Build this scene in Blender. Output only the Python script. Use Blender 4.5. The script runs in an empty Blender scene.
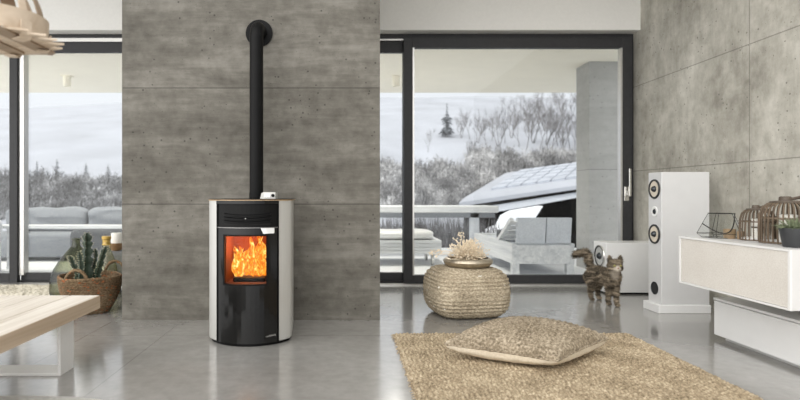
import bpy, bmesh, math, random
from math import sin, cos, pi, sqrt, exp
from mathutils import Vector, Matrix, noise
random.seed(7)
S = bpy.context.scene
COL = S.collection
F, CX, CY = 555.0, 344.0, 195.5            # focal length in pixels, vanishing point of the room


def P(px, py, Y):
    return Vector(((px - CX) / F * Y, Y, 1.0 - (py - CY) / F * Y))


# ------------------------------------------------------------------ materials
def new_mat(name):
    m = bpy.data.materials.new(name)
    m.use_nodes = True
    nt = m.node_tree
    nt.nodes.clear()
    out = nt.nodes.new('ShaderNodeOutputMaterial')
    return m, nt, out


def nd(nt, typ, **kw):
    n = nt.nodes.new(typ)
    for k, v in kw.items():
        if k in n.inputs.keys():
            n.inputs[k].default_value = v
        else:
            setattr(n, k, v)
    return n


def coords(nt, scale=(1, 1, 1), kind='Object'):
    tc = nd(nt, 'ShaderNodeTexCoord')
    mp = nd(nt, 'ShaderNodeMapping')
    mp.inputs['Scale'].default_value = scale
    nt.links.new(tc.outputs[kind], mp.inputs['Vector'])
    return mp.outputs['Vector']


def ramp(nt, fac, stops):
    r = nd(nt, 'ShaderNodeValToRGB')
    e = r.color_ramp.elements
    e[0].position, e[0].color = stops[0][0], (*stops[0][1], 1)
    e[1].position, e[1].color = stops[-1][0], (*stops[-1][1], 1)
    for p, c in stops[1:-1]:
        x = e.new(p)
        x.color = (*c, 1)
    nt.links.new(fac, r.inputs['Fac'])
    return r.outputs['Color']


def mixc(nt, fac, a, b, mode='MIX'):
    m = nd(nt, 'ShaderNodeMix', data_type='RGBA', blend_type=mode)
    for sock, v in ((m.inputs[0], fac), (m.inputs[6], a), (m.inputs[7], b)):
        if isinstance(v, (int, float)):
            sock.default_value = v
        elif isinstance(v, tuple):
            sock.default_value = (*v, 1)
        else:
            nt.links.new(v, sock)
    return m.outputs[2]


def mth(nt, op, a, b=0.0):
    m = nd(nt, 'ShaderNodeMath', operation=op)
    for sock, v in ((m.inputs[0], a), (m.inputs[1], b)):
        if isinstance(v, (int, float)):
            sock.default_value = v
        else:
            nt.links.new(v, sock)
    return m.outputs[0]


def noise_tex(nt, vec, scale, detail=4, rough=.55, dist=0):
    n = nd(nt, 'ShaderNodeTexNoise', Scale=scale, Detail=detail, Roughness=rough, Distortion=dist)
    nt.links.new(vec, n.inputs['Vector'])
    return n.outputs['Fac']


def bsdf(nt, out, col, rough=.5, metal=0, spec=.5, height=None, bump=.3, bdist=.01, **kw):
    b = nd(nt, 'ShaderNodeBsdfPrincipled')
    for nme, v in (('Base Color', col), ('Roughness', rough), ('Metallic', metal), ('Specular IOR Level', spec)):
        s = b.inputs[nme]
        if isinstance(v, tuple):
            s.default_value = (*v, 1)
        elif isinstance(v, (int, float)):
            s.default_value = v
        else:
            nt.links.new(v, s)
    for k, v in kw.items():
        b.inputs[k.replace('_', ' ')].default_value = v
    if height is not None:
        bp = nd(nt, 'ShaderNodeBump', Strength=bump, Distance=bdist)
        nt.links.new(height, bp.inputs['Height'])
        nt.links.new(bp.outputs[0], b.inputs['Normal'])
    nt.links.new(b.outputs[0], out.inputs['Surface'])
    return b


def plain(name, col, rough=.5, metal=0, var=.12, scale=12, bump=0, stretch=(1, 1, 1), spec=.5, **kw):
    """colour with a little noise variation and optional bump"""
    m, nt, out = new_mat(name)
    v = coords(nt, stretch)
    f = noise_tex(nt, v, scale)
    lo = tuple(max(0, c * (1 - var)) for c in col)
    hi = tuple(min(1, c * (1 + var)) for c in col)
    c = ramp(nt, f, [(.3, lo), (.7, hi)])
    bsdf(nt, out, c, rough, metal, spec, f if bump else None, bump, .01, **kw)
    return m


def concrete(name, dark, mid, light, seams_z=(), seams_y=(), stretch=(.45, .45, 1.6), rough=.75, streak=(.5, .5, 7)):
    m, nt, out = new_mat(name)
    v = coords(nt, stretch)
    v1 = coords(nt)
    big = noise_tex(nt, v, 1.7, 8, .68, .5)
    med = noise_tex(nt, v1, 9, 6, .65)
    strk = noise_tex(nt, coords(nt, streak), 2.2, 6, .7, .3)
    f = mth(nt, 'ADD', mth(nt, 'ADD', mth(nt, 'MULTIPLY', big, .5), mth(nt, 'MULTIPLY', med, .28)), mth(nt, 'MULTIPLY', strk, .22))
    c = ramp(nt, f, [(.37, dark), (.5, mid), (.63, light)])
    # air pits in the cast surface
    vo = nd(nt, 'ShaderNodeTexVoronoi', Scale=17.0, Randomness=1.0)
    nt.links.new(v1, vo.inputs['Vector'])
    pit = mth(nt, 'LESS_THAN', vo.outputs['Distance'], .13)
    msk = mth(nt, 'GREATER_THAN', noise_tex(nt, v1, 3.1, 3), .50)
    vo2 = nd(nt, 'ShaderNodeTexVoronoi', Scale=42.0, Randomness=1.0)
    nt.links.new(v1, vo2.inputs['Vector'])
    pit2 = mth(nt, 'LESS_THAN', vo2.outputs['Distance'], .11)
    msk2 = mth(nt, 'GREATER_THAN', noise_tex(nt, v1, 4.7, 3), .50)
    pits = mth(nt, 'MAXIMUM', mth(nt, 'MULTIPLY', pit, msk), mth(nt, 'MULTIPLY', pit2, msk2))
    c = mixc(nt, mth(nt, 'MULTIPLY', pits, .62), c, tuple(x * .3 for x in dark))
    groove = None
    sep = nd(nt, 'ShaderNodeSeparateXYZ')
    wob = nd(nt, 'ShaderNodeTexCoord')
    nt.links.new(wob.outputs['Object'], sep.inputs[0])
    for ax, lst in (('Z', seams_z), ('Y', seams_y), ('X', ())):
        for s in lst:
            d = mth(nt, 'ABSOLUTE', mth(nt, 'SUBTRACT', sep.outputs[ax], s))
            g = mth(nt, 'LESS_THAN', d, .0048)
            groove = g if groove is None else mth(nt, 'MAXIMUM', groove, g)
    h = mth(nt, 'SUBTRACT', mth(nt, 'MULTIPLY', med, .25), pits)
    if groove is not None:
        c = mixc(nt, mth(nt, 'MULTIPLY', groove, .5), c, tuple(x * .35 for x in dark))
        h = mth(nt, 'SUBTRACT', h, groove)
    bsdf(nt, out, c, rough, 0, .35, h, .35, .006)
    return m


def glass(name, tint=(1, 1, 1), ior=1.45, rough=.0, refl=1.0, thick=0):
    m, nt, out = new_mat(name)
    t = nd(nt, 'ShaderNodeBsdfTransparent', Color=(*tint, 1))
    g = nd(nt, 'ShaderNodeBsdfGlossy', Roughness=rough)
    lw = nd(nt, 'ShaderNodeLayerWeight', Blend=.5)
    f0 = ((ior - 1) / (ior + 1)) ** 2
    sch = mth(nt, 'ADD', f0, mth(nt, 'MULTIPLY', mth(nt, 'POWER', lw.outputs['Facing'], 5.0), 1 - f0))
    mx = nd(nt, 'ShaderNodeMixShader')
    nt.links.new(mth(nt, 'MULTIPLY', sch, refl), mx.inputs[0])
    if thick:           # light crosses more glass towards the silhouette
        nt.links.new(mixc(nt, mth(nt, 'POWER', lw.outputs['Facing'], 2.0), tint, tuple(x ** thick for x in tint)), t.inputs[0])
    nt.links.new(t.outputs[0], mx.inputs[1])
    nt.links.new(g.outputs[0], mx.inputs[2])
    nt.links.new(mx.outputs[0], out.inputs['Surface'])
    return m


def wood(name, dark, light, axis='Y', rough=.5, scale=3.0):
    m, nt, out = new_mat(name)
    st = {'X': (.25, 6, 6), 'Y': (6, .25, 6), 'Z': (6, 6, .25)}[axis]
    v = coords(nt, st)
    f = noise_tex(nt, v, scale, 6, .6, .8)
    c = ramp(nt, f, [(.3, dark), (.7, light)])
    bsdf(nt, out, c, rough, 0, .4, f, .2, .004)
    return m


def weave(name, dark, mid, light, scale=60, stretch=(1, 1, 1), fleck=None, rough=.9, bump=.5):
    m, nt, out = new_mat(name)
    v = coords(nt, stretch)
    n1 = noise_tex(nt, v, scale, 3, .6)
    n2 = noise_tex(nt, coords(nt), 5, 3)
    f = mth(nt, 'ADD', mth(nt, 'MULTIPLY', n1, .72), mth(nt, 'MULTIPLY', n2, .28))
    c = ramp(nt, f, [(.32, dark), (.5, mid), (.68, light)])
    if fleck:
        vo = nd(nt, 'ShaderNodeTexVoronoi', Scale=scale * .9, Randomness=1.0)
        nt.links.new(v, vo.inputs['Vector'])
        sp = nd(nt, 'ShaderNodeSeparateColor')
        nt.links.new(vo.outputs['Color'], sp.inputs[0])
        k = mth(nt, 'GREATER_THAN', sp.outputs[0], fleck[0])
        c = mixc(nt, k, c, fleck[1])
    bsdf(nt, out, c, rough, 0, .2, n1, bump, .01)
    return m


M = {}
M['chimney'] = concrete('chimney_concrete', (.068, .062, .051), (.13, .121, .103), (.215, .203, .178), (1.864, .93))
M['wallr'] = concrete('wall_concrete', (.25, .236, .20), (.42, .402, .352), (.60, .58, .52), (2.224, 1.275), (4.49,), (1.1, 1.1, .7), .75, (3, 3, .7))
M['pillar'] = concrete('pillar_concrete', (.36, .36, .35), (.42, .42, .41), (.48, .48, .47), (1.35,))
M['plaster'] = plain('white_plaster', (.80, .79, .76), .85, var=.02, scale=30, bump=.05)
M['soffit'] = plain('cream_render', (.95, .905, .78), .9, var=.02, scale=4, bump=.05)
M['frame'] = plain('anthracite_aluminium', (.038, .038, .040), .45, 0, var=.1, scale=30, spec=.25)
M['alu'] = plain('brushed_aluminium', (.62, .61, .59), .32, .8, var=.06, stretch=(1, 1, 40))
M['chrome'] = plain('satin_steel', (.72, .71, .68), .25, .9, var=.04)
M['snow'] = plain('snow', (.86, .885, .93), .8, var=.045, scale=1.3, bump=.3)
M['hillsnow'] = plain('shaded_hill_snow', (.42, .44, .485), .85, var=.12, scale=.25)  # snow darkened in its colour to stand for the shaded slope
M['deck'] = plain('snow_dusted_deck', (.84, .85, .86), .75, var=.08, scale=3, bump=.2, stretch=(.5, 5, 1))
M['white'] = plain('white_lacquer', (.76, .76, .755), .28, var=.015)
M['sidewhite'] = plain('white_cabinet_lacquer', (.66, .655, .65), .35, var=.015)
M['speakerwhite'] = plain('speaker_lacquer', (.60, .60, .60), .3, var=.015)
M['grey_side'] = plain('pale_grey_lacquer', (.60, .60, .59), .38, var=.015)
M['fabric'] = weave('ivory_fabric', (.58, .545, .50), (.655, .625, .58), (.72, .70, .66), 130, bump=.15)
M['sofa'] = weave('blue_grey_fabric', (.20, .215, .24), (.24, .258, .285), (.29, .308, .335), 60, bump=.1)
M['sofa_dark'] = weave('slate_fabric', (.10, .108, .12), (.125, .134, .147), (.15, .16, .172), 60, bump=.1)
M['stool'] = weave('charcoal_fabric', (.16, .165, .17), (.2, .205, .21), (.25, .255, .26), 80, bump=.15)
M['panel_blue'] = weave('ice_grey_fabric', (.52, .55, .60), (.60, .63, .68), (.68, .71, .75), 50, bump=.1)
M['white_wood'] = wood('whitewashed_wood', (.56, .58, .60), (.82, .83, .84), 'X')
M['white_wood_y'] = wood('whitewashed_wood_long', (.50, .52, .55), (.80, .81, .82), 'Y')
M['black'] = plain('matt_black_steel', (.007, .007, .0072), .42, 0, var=.1, spec=.1)
M['stoveblack'] = plain('stove_black_enamel', (.007, .007, .007), .35, 0, var=.1, spec=.12)
M['glassblack'] = plain('black_glass', (.006, .006, .006), .1, 0, var=.05, spec=.32)
M['darksteel'] = plain('dark_steel', (.22, .215, .21), .3, .8, var=.05)
M['silver'] = plain('silver_brushed_steel', (.60, .595, .57), .42, .45, var=.05, scale=8, stretch=(40, 40, .6))
M['bronze'] = plain('oak_edge', (.42, .29, .17), .5, var=.15, stretch=(1, 8, 8))
M['vent'] = plain('vent_void', (.004, .004, .004), .8, var=.1)
M['brick'] = plain('firebrick', (.24, .065, .018), .9, var=.2, scale=25, bump=.3)
M['door_glass'] = glass('stove_glass', (.97, .93, .9), 1.45, .02, .25)
M['pane'] = glass('window_glass', (.985, .992, .99), 1.5, 0, .5)
M['bottle'] = glass('green_bottle_glass', (.55, .57, .43), 1.6, .02, 1, 3.5)
M['bottle_clear'] = glass('clear_bottle_glass', (.86, .85, .72), 1.6, .02, 1, 4)
M['terra_glass'] = glass('terrarium_glass', (.93, .94, .93), 1.45, .01)
M['cork'] = plain('yellow_foil', (.58, .38, .09), .45, .2, var=.2)
M['wood_top'] = wood('pale_pine', (.54, .47, .38), (.82, .765, .69), 'Y', .42)
M['edge_pine'] = wood('warm_pine_edge', (.46, .345, .235), (.68, .56, .43), 'Y', .5)
M['leg_white'] = plain('white_powder_coat', (.80, .79, .77), .4, var=.02)
M['ply'] = wood('birch_ply', (.55, .43, .31), (.72, .60, .47), 'X', .55, 2.0)
M['ply_dark'] = wood('shaded_ply', (.30, .22, .15), (.40, .30, .21), 'X', .6, 2.0)
M['jute'] = weave('jute_rug', (.12, .088, .052), (.36, .285, .19), (.66, .555, .40), 75, (1, .7, 1))
M['jute_pouf'] = weave('seagrass_braid', (.15, .118, .08), (.37, .31, .222), (.62, .54, .41), 55, (1, 1, 1.8), (.993, (.72, .69, .62)))
M['jute_cush'] = weave('woven_cushion_cover', (.085, .065, .043), (.27, .22, .155), (.54, .465, .36), 70, (1, 1.5, 1))
M['linen'] = weave('beige_linen', (.58, .50, .39), (.67, .59, .47), (.74, .67, .55), 90, bump=.12)
M['basket'] = weave('seagrass_basket', (.07, .045, .025), (.17, .115, .065), (.33, .245, .155), 60, (1, 1, 1.8), (.93, (.34, .12, .05)))
M['shag'] = weave('beige_shag', (.42, .38, .30), (.58, .54, .45), (.70, .66, .57), 40)
M['palerug'] = weave('pale_grey_rug', (.48, .47, .44), (.56, .55, .52), (.64, .63, .60), 60)
M['cactus'] = plain('cactus_green', (.03, .048, .03), .5, var=.35, scale=30, bump=.3)
M['spike'] = plain('cactus_spine', (.45, .42, .28), .6)
M['soil'] = plain('potting_soil', (.05, .035, .025), .95, var=.4, scale=60)
M['terracotta'] = plain('turned_brown_wood', (.30, .18, .09), .5, var=.2)
M['ceramic'] = plain('white_ceramic', (.80, .80, .79), .3, var=.02)
M['champagne'] = plain('hammered_champagne_metal', (.50, .435, .34), .38, .85, var=.15, scale=45, bump=.3)
M['dried'] = plain('dried_flower', (.80, .69, .53), .85, var=.22, scale=40)
M['cone_bits'] = plain('dark_seed_pods', (.05, .035, .025), .8, var=.3)
M['bamboo'] = plain('weathered_bamboo', (.125, .09, .06), .65, var=.4, scale=45, stretch=(1, 1, .2))
M['lid'] = plain('dark_weathered_wood', (.085, .065, .048), .6, var=.3, scale=25)
M['candle'] = plain('white_wax', (.82, .80, .74), .5, var=.02)
M['darkpot'] = plain('anthracite_ceramic', (.035, .037, .04), .5, var=.1)
M['leaf'] = plain('grey_green_leaf', (.17, .20, .12), .6, var=.35, scale=50)
M['wire'] = plain('dark_wire', (.035, .033, .03), .4, .6)
M['tealight'] = wood('pale_turned_wood', (.24, .16, .09), (.42, .30, .185), 'Z')
M['cone'] = plain('cream_speaker_cone', (.66, .59, .49), .55, var=.06)
M['rubber'] = plain('black_rubber', (.02, .02, .021), .5, var=.1)
M['dustcap'] = plain('dark_phase_plug', (.05, .055, .06), .22, .6)
M['trunk'] = plain('frosted_dark_bark', (.20, .195, .20), .9, var=.6, scale=2)
M['conifer'] = plain('frosted_conifer', (.11, .12, .135), .9, var=.6, scale=4)
M['hedge'] = plain('dark_bare_hedge', (.15, .15, .16), .9, var=.6, scale=6)
M['plank'] = plain('black_stained_boards', (.006, .0055, .0055), .9, var=.3, stretch=(6, 6, .3), spec=.1)
M['pv'] = plain('frosted_solar_panel', (.47, .50, .56), .6, var=.12, scale=1.5)
M['fascia'] = plain('snowy_fascia', (.52, .55, .60), .8, var=.08)
M['darkgrey'] = plain('dark_grey_fabric', (.09, .095, .105), .8, var=.15)
M['screen'] = plain('display_plastic', (.66, .65, .62), .35, var=.03)
M['script'] = plain('silver_script', (.35, .34, .32), .35, .5)
M['eye'] = plain('cat_eye', (.30, .27, .10), .12)
M['pupil'] = plain('cat_pupil', (.01, .01, .01), .1)
M['nose'] = plain('cat_nose', (.30, .15, .12), .5)


def thicket_mat(name='frosted_twigs', lo=(.10, .10, .105), mid=(.30, .30, .305), hi=(.74, .74, .75)):
    m, nt, out = new_mat(name)
    f = mth(nt, 'ADD', mth(nt, 'MULTIPLY', noise_tex(nt, coords(nt), .8, 3), .55),
            mth(nt, 'MULTIPLY', noise_tex(nt, coords(nt), 9, 2), .45))
    c = ramp(nt, f, [(.36, lo), (.5, mid), (.63, hi)])
    bsdf(nt, out, c, .9)
    return m


def floor_mat():
    m, nt, out = new_mat('polished_concrete')
    v = coords(nt)
    big = noise_tex(nt, v, .9, 5, .6, .5)
    fine = noise_tex(nt, v, 14, 6, .65)
    f = mth(nt, 'ADD', mth(nt, 'MULTIPLY', big, .7), mth(nt, 'MULTIPLY', fine, .3))
    c = ramp(nt, f, [(.34, (.22, .212, .198)), (.5, (.30, .292, .275)), (.66, (.39, .38, .36))])
    sep = nd(nt, 'ShaderNodeSeparateXYZ')
    tc = nd(nt, 'ShaderNodeTexCoord')
    nt.links.new(tc.outputs['Object'], sep.inputs[0])
    groove = None
    for ax, s in (('Y', 3.97), ('X', -1.84), ('X', -1.29), ('X', 1.62)):
        g = mth(nt, 'LESS_THAN', mth(nt, 'ABSOLUTE', mth(nt, 'SUBTRACT', sep.outputs[ax], s)), .0035)
        groove = g if groove is None else mth(nt, 'MAXIMUM', groove, g)
    c = mixc(nt, mth(nt, 'MULTIPLY', groove, .45), c, (.12, .115, .105))
    r = nd(nt, 'ShaderNodeMapRange')
    nt.links.new(big, r.inputs[0])
    r.inputs[1].default_value, r.inputs[2].default_value = .3, .7
    r.inputs[3].default_value, r.inputs[4].default_value = .10, .2
    bsdf(nt, out, c, r.outputs[0], 0, 1.0, fine, .04, .003, Coat_Weight=.5, Coat_Roughness=.16)
    return m


def flame_mat():
    m, nt, out = new_mat('flame')
    v = coords(nt, (1, 1, .6))
    f = noise_tex(nt, v, 22, 4, .6, 1.6)
    c = ramp(nt, f, [(.30, (.60, .03, .001)), (.45, (.95, .17, .006)), (.57, (1, .40, .035)), (.70, (1, .80, .34))])
    s = nd(nt, 'ShaderNodeMapRange')
    nt.links.new(f, s.inputs[0])
    s.inputs[1].default_value, s.inputs[2].default_value = .3, .7
    s.inputs[3].default_value, s.inputs[4].default_value = .55, 1.8
    e = nd(nt, 'ShaderNodeEmission')
    nt.links.new(c, e.inputs[0])
    nt.links.new(s.outputs[0], e.inputs[1])
    t = nd(nt, 'ShaderNodeBsdfTransparent')
    mx = nd(nt, 'ShaderNodeMixShader')
    a = nd(nt, 'ShaderNodeMapRange')
    nt.links.new(f, a.inputs[0])
    a.inputs[1].default_value, a.inputs[2].default_value = .40, .54
    nt.links.new(a.outputs[0], mx.inputs[0])
    nt.links.new(t.outputs[0], mx.inputs[1])
    nt.links.new(e.outputs[0], mx.inputs[2])
    nt.links.new(mx.outputs[0], out.inputs['Surface'])
    return m


def cat_mat(fur=False):
    m, nt, out = new_mat('tabby_fur' if fur else 'tabby_coat')
    v = coords(nt)
    n1 = noise_tex(nt, coords(nt, (9, 9, 30)), 1.0, 2, .5, .6)
    n = noise_tex(nt, v, 70, 3)
    f = mth(nt, 'ADD', mth(nt, 'MULTIPLY', n1, .68), mth(nt, 'MULTIPLY', n, .32))
    c = ramp(nt, f, [(.37, (.024, .019, .014)), (.49, (.11, .088, .062)), (.66, (.36, .295, .215))])

    def blob(centre, rad):
        d = nd(nt, 'ShaderNodeVectorMath', operation='DISTANCE')
        tc = nd(nt, 'ShaderNodeTexCoord')
        nt.links.new(tc.outputs['Object'], d.inputs[0])
        d.inputs[1].default_value = centre
        r = nd(nt, 'ShaderNodeMapRange')
        nt.links.new(d.outputs['Value'], r.inputs[0])
        r.inputs[1].default_value, r.inputs[2].default_value = rad, rad * .55
        return r.outputs[0]
    for cen, rad, col in CAT_PATCHES:
        c = mixc(nt, mth(nt, 'MULTIPLY', blob(cen, rad), .8), c, col)
    bsdf(nt, out, c, .8, 0, .2, n, .4, .01)
    return m


# ------------------------------------------------------------------ mesh builder
class MB:
    def __init__(s):
        s.v, s.f = [], []

    def add(s, vs, fs):
        o = len(s.v)
        s.v += [tuple(v) for v in vs]
        s.f += [tuple(i + o for i in f) for f in fs]
        return s

    def box(s, x0, x1, y0, y1, z0, z1, bev=0.0, M4=None):
        bm = bmesh.new()
        bmesh.ops.create_cube(bm, size=1)
        for v in bm.verts:
            v.co = Vector(((x0 + x1) / 2 + v.co.x * (x1 - x0), (y0 + y1) / 2 + v.co.y * (y1 - y0), (z0 + z1) / 2 + v.co.z * (z1 - z0)))
        if bev:
            bmesh.ops.bevel(bm, geom=list(bm.edges), offset=bev, segments=2 if bev < .02 else 4, profile=.5, affect='EDGES')
        if M4:
            bm.transform(M4)
        bm.verts.ensure_lookup_table()
        s.add([v.co.copy() for v in bm.verts], [[v.index for v in f.verts] for f in bm.faces])
        bm.free()
        return s

    def bar(s, a, b, w, h, up=(0, 0, 1)):
        """rectangular bar from a to b"""
        a, b = Vector(a), Vector(b)
        d = (b - a).normalized()
        sd = d.cross(Vector(up)).normalized()
        u = sd.cross(d).normalized()
        vs = [p + sd * (i * w / 2) + u * (j * h / 2) for p in (a, b) for i, j in ((-1, -1), (1, -1), (1, 1), (-1, 1))]
        s.add(vs, [(0, 1, 2, 3), (7, 6, 5, 4), (0, 4, 5, 1), (1, 5, 6, 2), (2, 6, 7, 3), (3, 7, 4, 0)])
        return s

    def tube(s, pts, r, n=8, closed=False, cap=True):
        pts = [Vector(p) for p in pts]
        k = len(pts)
        rs = r if isinstance(r, (list, tuple)) else [r] * k
        vs, fs = [], []
        ref = Vector((0, 0, 1))
        prev = None
        for i, p in enumerate(pts):
            if closed:
                d = pts[(i + 1) % k] - pts[i - 1]
            else:
                d = pts[min(i + 1, k - 1)] - pts[max(i - 1, 0)]
            d.normalize()
            if prev is None:
                ref = Vector((0, 0, 1)) if abs(d.z) < .9 else Vector((1, 0, 0))
                u = d.cross(ref).normalized()
            else:
                u = (prev - d * prev.dot(d)).normalized()
            prev = u
            w = d.cross(u)
            for j in range(n):
                a = 2 * pi * j / n
                vs.append(p + (u * cos(a) + w * sin(a)) * rs[i])
        for i in range(k if closed else k - 1):
            for j in range(n):
                a, b = i * n + j, i * n + (j + 1) % n
                c, e = ((i + 1) % k) * n + (j + 1) % n, ((i + 1) % k) * n + j
                fs.append((a, b, c, e))
        if cap and not closed:
            fs.append(tuple(range(n - 1, -1, -1)))
            fs.append(tuple((k - 1) * n + j for j in range(n)))
        return s.add(vs, fs)

    def lathe(s, prof, c=(0, 0, 0), n=32, sq=2.0, sx=1, sy=1, rot=0, cap=True, fn=None):
        """prof: (radius, z); sq > 2 gives a squarish section"""
        vs, fs = [], []
        for r, z in prof:
            for j in range(n):
                a = 2 * pi * j / n
                ca, sa = cos(a), sin(a)
                k = (abs(ca) ** sq + abs(sa) ** sq) ** (-1 / sq)
                x, y = r * k * ca * sx, r * k * sa * sy
                if fn:
                    x, y = fn(x, y, z, a)
                vs.append((c[0] + x * cos(rot) - y * sin(rot), c[1] + x * sin(rot) + y * cos(rot), c[2] + z))
        for i in range(len(prof) - 1):
            for j in range(n):
                fs.append((i * n + j, i * n + (j + 1) % n, (i + 1) * n + (j + 1) % n, (i + 1) * n + j))
        if cap:
            if prof[0][0] > 1e-5:
                fs.append(tuple(range(n - 1, -1, -1)))
            if prof[-1][0] > 1e-5:
                fs.append(tuple((len(prof) - 1) * n + j for j in range(n)))
        return s.add(vs, fs)

    def ball(s, c, r, n=10, m=6, sc=(1, 1, 1), M4=None):
        vs, fs = [], []
        for i in range(m + 1):
            t = pi * i / m
            for j in range(n):
                a = 2 * pi * j / n
                p = Vector((sin(t) * cos(a) * r * sc[0], sin(t) * sin(a) * r * sc[1], cos(t) * r * sc[2]))
                if M4:
                    p = M4 @ p
                vs.append(Vector(c) + p)
        for i in range(m):
            for j in range(n):
                fs.append((i * n + j, (i + 1) * n + j, (i + 1) * n + (j + 1) % n, i * n + (j + 1) % n))
        return s.add(vs, fs)

    def prism(s, pts, off):
        """extrude polygon pts by vector off"""
        k = len(pts)
        off = Vector(off)
        vs = [Vector(p) for p in pts] + [Vector(p) + off for p in pts]
        fs = [tuple(range(k)), tuple(range(2 * k - 1, k - 1, -1))]
        for i in range(k):
            j = (i + 1) % k
            fs.append((i, i + k, j + k, j))
        return s.add(vs, fs)

    def grid(s, pts):
        r, c = len(pts), len(pts[0])
        vs = [p for row in pts for p in row]
        fs = [(i * c + j, i * c + j + 1, (i + 1) * c + j + 1, (i + 1) * c + j) for i in range(r - 1) for j in range(c - 1)]
        return s.add(vs, fs)

    def build(s, name, m, parent=None, smooth=False, merge=True, angle=40):
        me = bpy.data.meshes.new(name)
        off = Vector((0, 0, 0))
        p = parent
        while p:
            off += p.location
            p = p.parent
        me.from_pydata([Vector(v) - off for v in s.v], [], s.f)
        bm = bmesh.new()
        bm.from_mesh(me)
        if merge:
            bmesh.ops.remove_doubles(bm, verts=bm.verts, dist=1e-5)
        bmesh.ops.recalc_face_normals(bm, faces=bm.faces)
        bm.to_mesh(me)
        bm.free()
        if smooth:
            me.shade_smooth()
            if angle:
                me.set_sharp_from_angle(angle=math.radians(angle))
        me.materials.append(m)
        o = bpy.data.objects.new(name, me)
        COL.objects.link(o)
        if parent:
            o.parent = parent
        return o


def thing(name, label, cat, loc=(0, 0, 0), group=None):
    o = bpy.data.objects.new(name, None)
    o.empty_display_size = .1
    COL.objects.link(o)
    o.location = loc
    return tag(o, label, cat, group)


def tag(o, label, cat, group=None, kind=None):
    o['label'], o['category'] = label, cat
    if group:
        o['group'] = group
    if kind:
        o['kind'] = kind
    return o


def struct(o):
    o['kind'] = 'structure'
    return o


def dup(root, loc, rotz=None, scale=None, label=None):
    r = root.copy()
    COL.objects.link(r)
    r.location = loc
    if rotz is not None:
        r.rotation_euler = (0, 0, rotz)
    if scale:
        r.scale = scale if isinstance(scale, tuple) else (scale,) * 3
    if label:
        r['label'] = label
    for ch in list(root.children):
        c = ch.copy()
        COL.objects.link(c)
        c.parent = r
        for g in list(ch.children):
            d = g.copy()
            COL.objects.link(d)
            d.parent = c
    return r


SPOT_W = 150.0
SKY, SKY_GLOW = .92, 2.9
# ------------------------------------------------------------------ the room
GY = 6.24                                   # window plane
WX = 3.28                                   # right wall
struct(MB().box(-6.5, WX + .3, -1.5, 6.42, -.2, 0).build('floor', floor_mat()))
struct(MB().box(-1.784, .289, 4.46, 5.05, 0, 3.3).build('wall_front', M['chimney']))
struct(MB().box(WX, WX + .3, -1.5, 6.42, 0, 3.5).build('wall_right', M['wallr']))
struct(MB().box(-1.25, .12, GY + .02, GY + .2, 0, 2.83).build('wall_back', M['plaster']))
struct(MB().box(-6.5, WX, 6.14, 6.42, 2.832, 3.3).build('trim_1', M['plaster']))
struct(MB().box(-6.5, WX, 3.9, 6.42, 3.3, 3.5).build('ceiling', M['plaster']))
struct(MB().box(-6.5, -1.25, 6.05, GY + .0, 0, .022).box(.12, WX, 6.16, GY, 0, .014).build('trim_2', M['alu']))


def rect_frame(mb, x0, x1, z0, z1, y0, y1, l, r, b, t):
    if l: mb.box(x0, x0 + l, y0, y1, z0, z1, .004)
    if r: mb.box(x1 - r, x1, y0, y1, z0, z1, .004)
    mb.box(x0 + l, x1 - r, y0, y1, z1 - t, z1, .004)
    mb.box(x0 + l, x1 - r, y0, y1, z0, z0 + b, .004)
    return mb


# left window
w = bpy.data.objects.new('window_1', None); COL.objects.link(w); w.location = (-3, GY, 0); struct(w)
rect_frame(MB(), -6.0, -1.25, 0, 2.832, GY + .06, GY + .16, .08, .08, .03, .045).build('frame', M['frame'], w)
MB().box(-5.92, -1.33, GY + .05, GY + .13, 2.745, 2.785).build('track', M['alu'], w)
s1 = rect_frame(MB(), -5.92, -3.675, .022, 2.745, GY, GY + .06, .1, .09, .10, .115).build('sash', M['frame'], w)
MB().box(-5.82, -3.765, GY + .025, GY + .04, .122, 2.63).build('pane', M['pane'], s1)
MB().box(-3.675, -3.618, GY + .03, GY + .13, .1, 2.745, .004).build('edge_profile', M['alu'], w)
s2 = rect_frame(MB(), -3.675, -1.33, .03, 2.745, GY + .07, GY + .13, .04, .06, .09, .115).build('sash', M['frame'], w)
MB().box(-3.635, -1.39, GY + .09, GY + .105, .12, 2.63).build('pane', M['pane'], s2)
# right sliding door
d = bpy.data.objects.new('door_1', None); COL.objects.link(d); d.location = (1.9, GY, 0); struct(d)
rect_frame(MB(), .12, WX, 0, 2.832, GY + .05, GY + .17, .06, .055, .03, .06).build('frame', M['frame'], d)
MB().box(.18, .68, GY + .05, GY + .13, 2.757, 2.775).build('track', M['alu'], d)
f1 = rect_frame(MB(), .18, .76, .03, 2.757, GY + .09, GY + .15, .04, .09, .09, .125).build('sash', M['frame'], d)
MB().box(.22, .67, GY + .11, GY + .125, .12, 2.632).build('pane', M['pane'], f1)
f2 = rect_frame(MB(), .672, WX - .055, .014, 2.772, GY - .02, GY + .05, .098, .105, .092, .115).build('sash', M['frame'], d)
MB().box(.77, WX - .16, GY + .01, GY + .025, .106, 2.657).build('pane', M['pane'], f2)
MB().box(.770, .788, GY - .022, GY + .05, .106, 2.657).box(WX - .178, WX - .16, GY - .022, GY + .05, .106, 2.657).build('glazing_bead', M['alu'], f2)
h = MB().box(3.135, 3.19, GY - .035, GY - .02, .94, 1.10, .004)
h.box(3.145, 3.175, GY - .075, GY - .035, 1.00, 1.05, .004)
h.box(3.165, 3.19, GY - .085, GY - .06, .99, 1.30, .005).build('handle', M['chrome'], f2)

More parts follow.
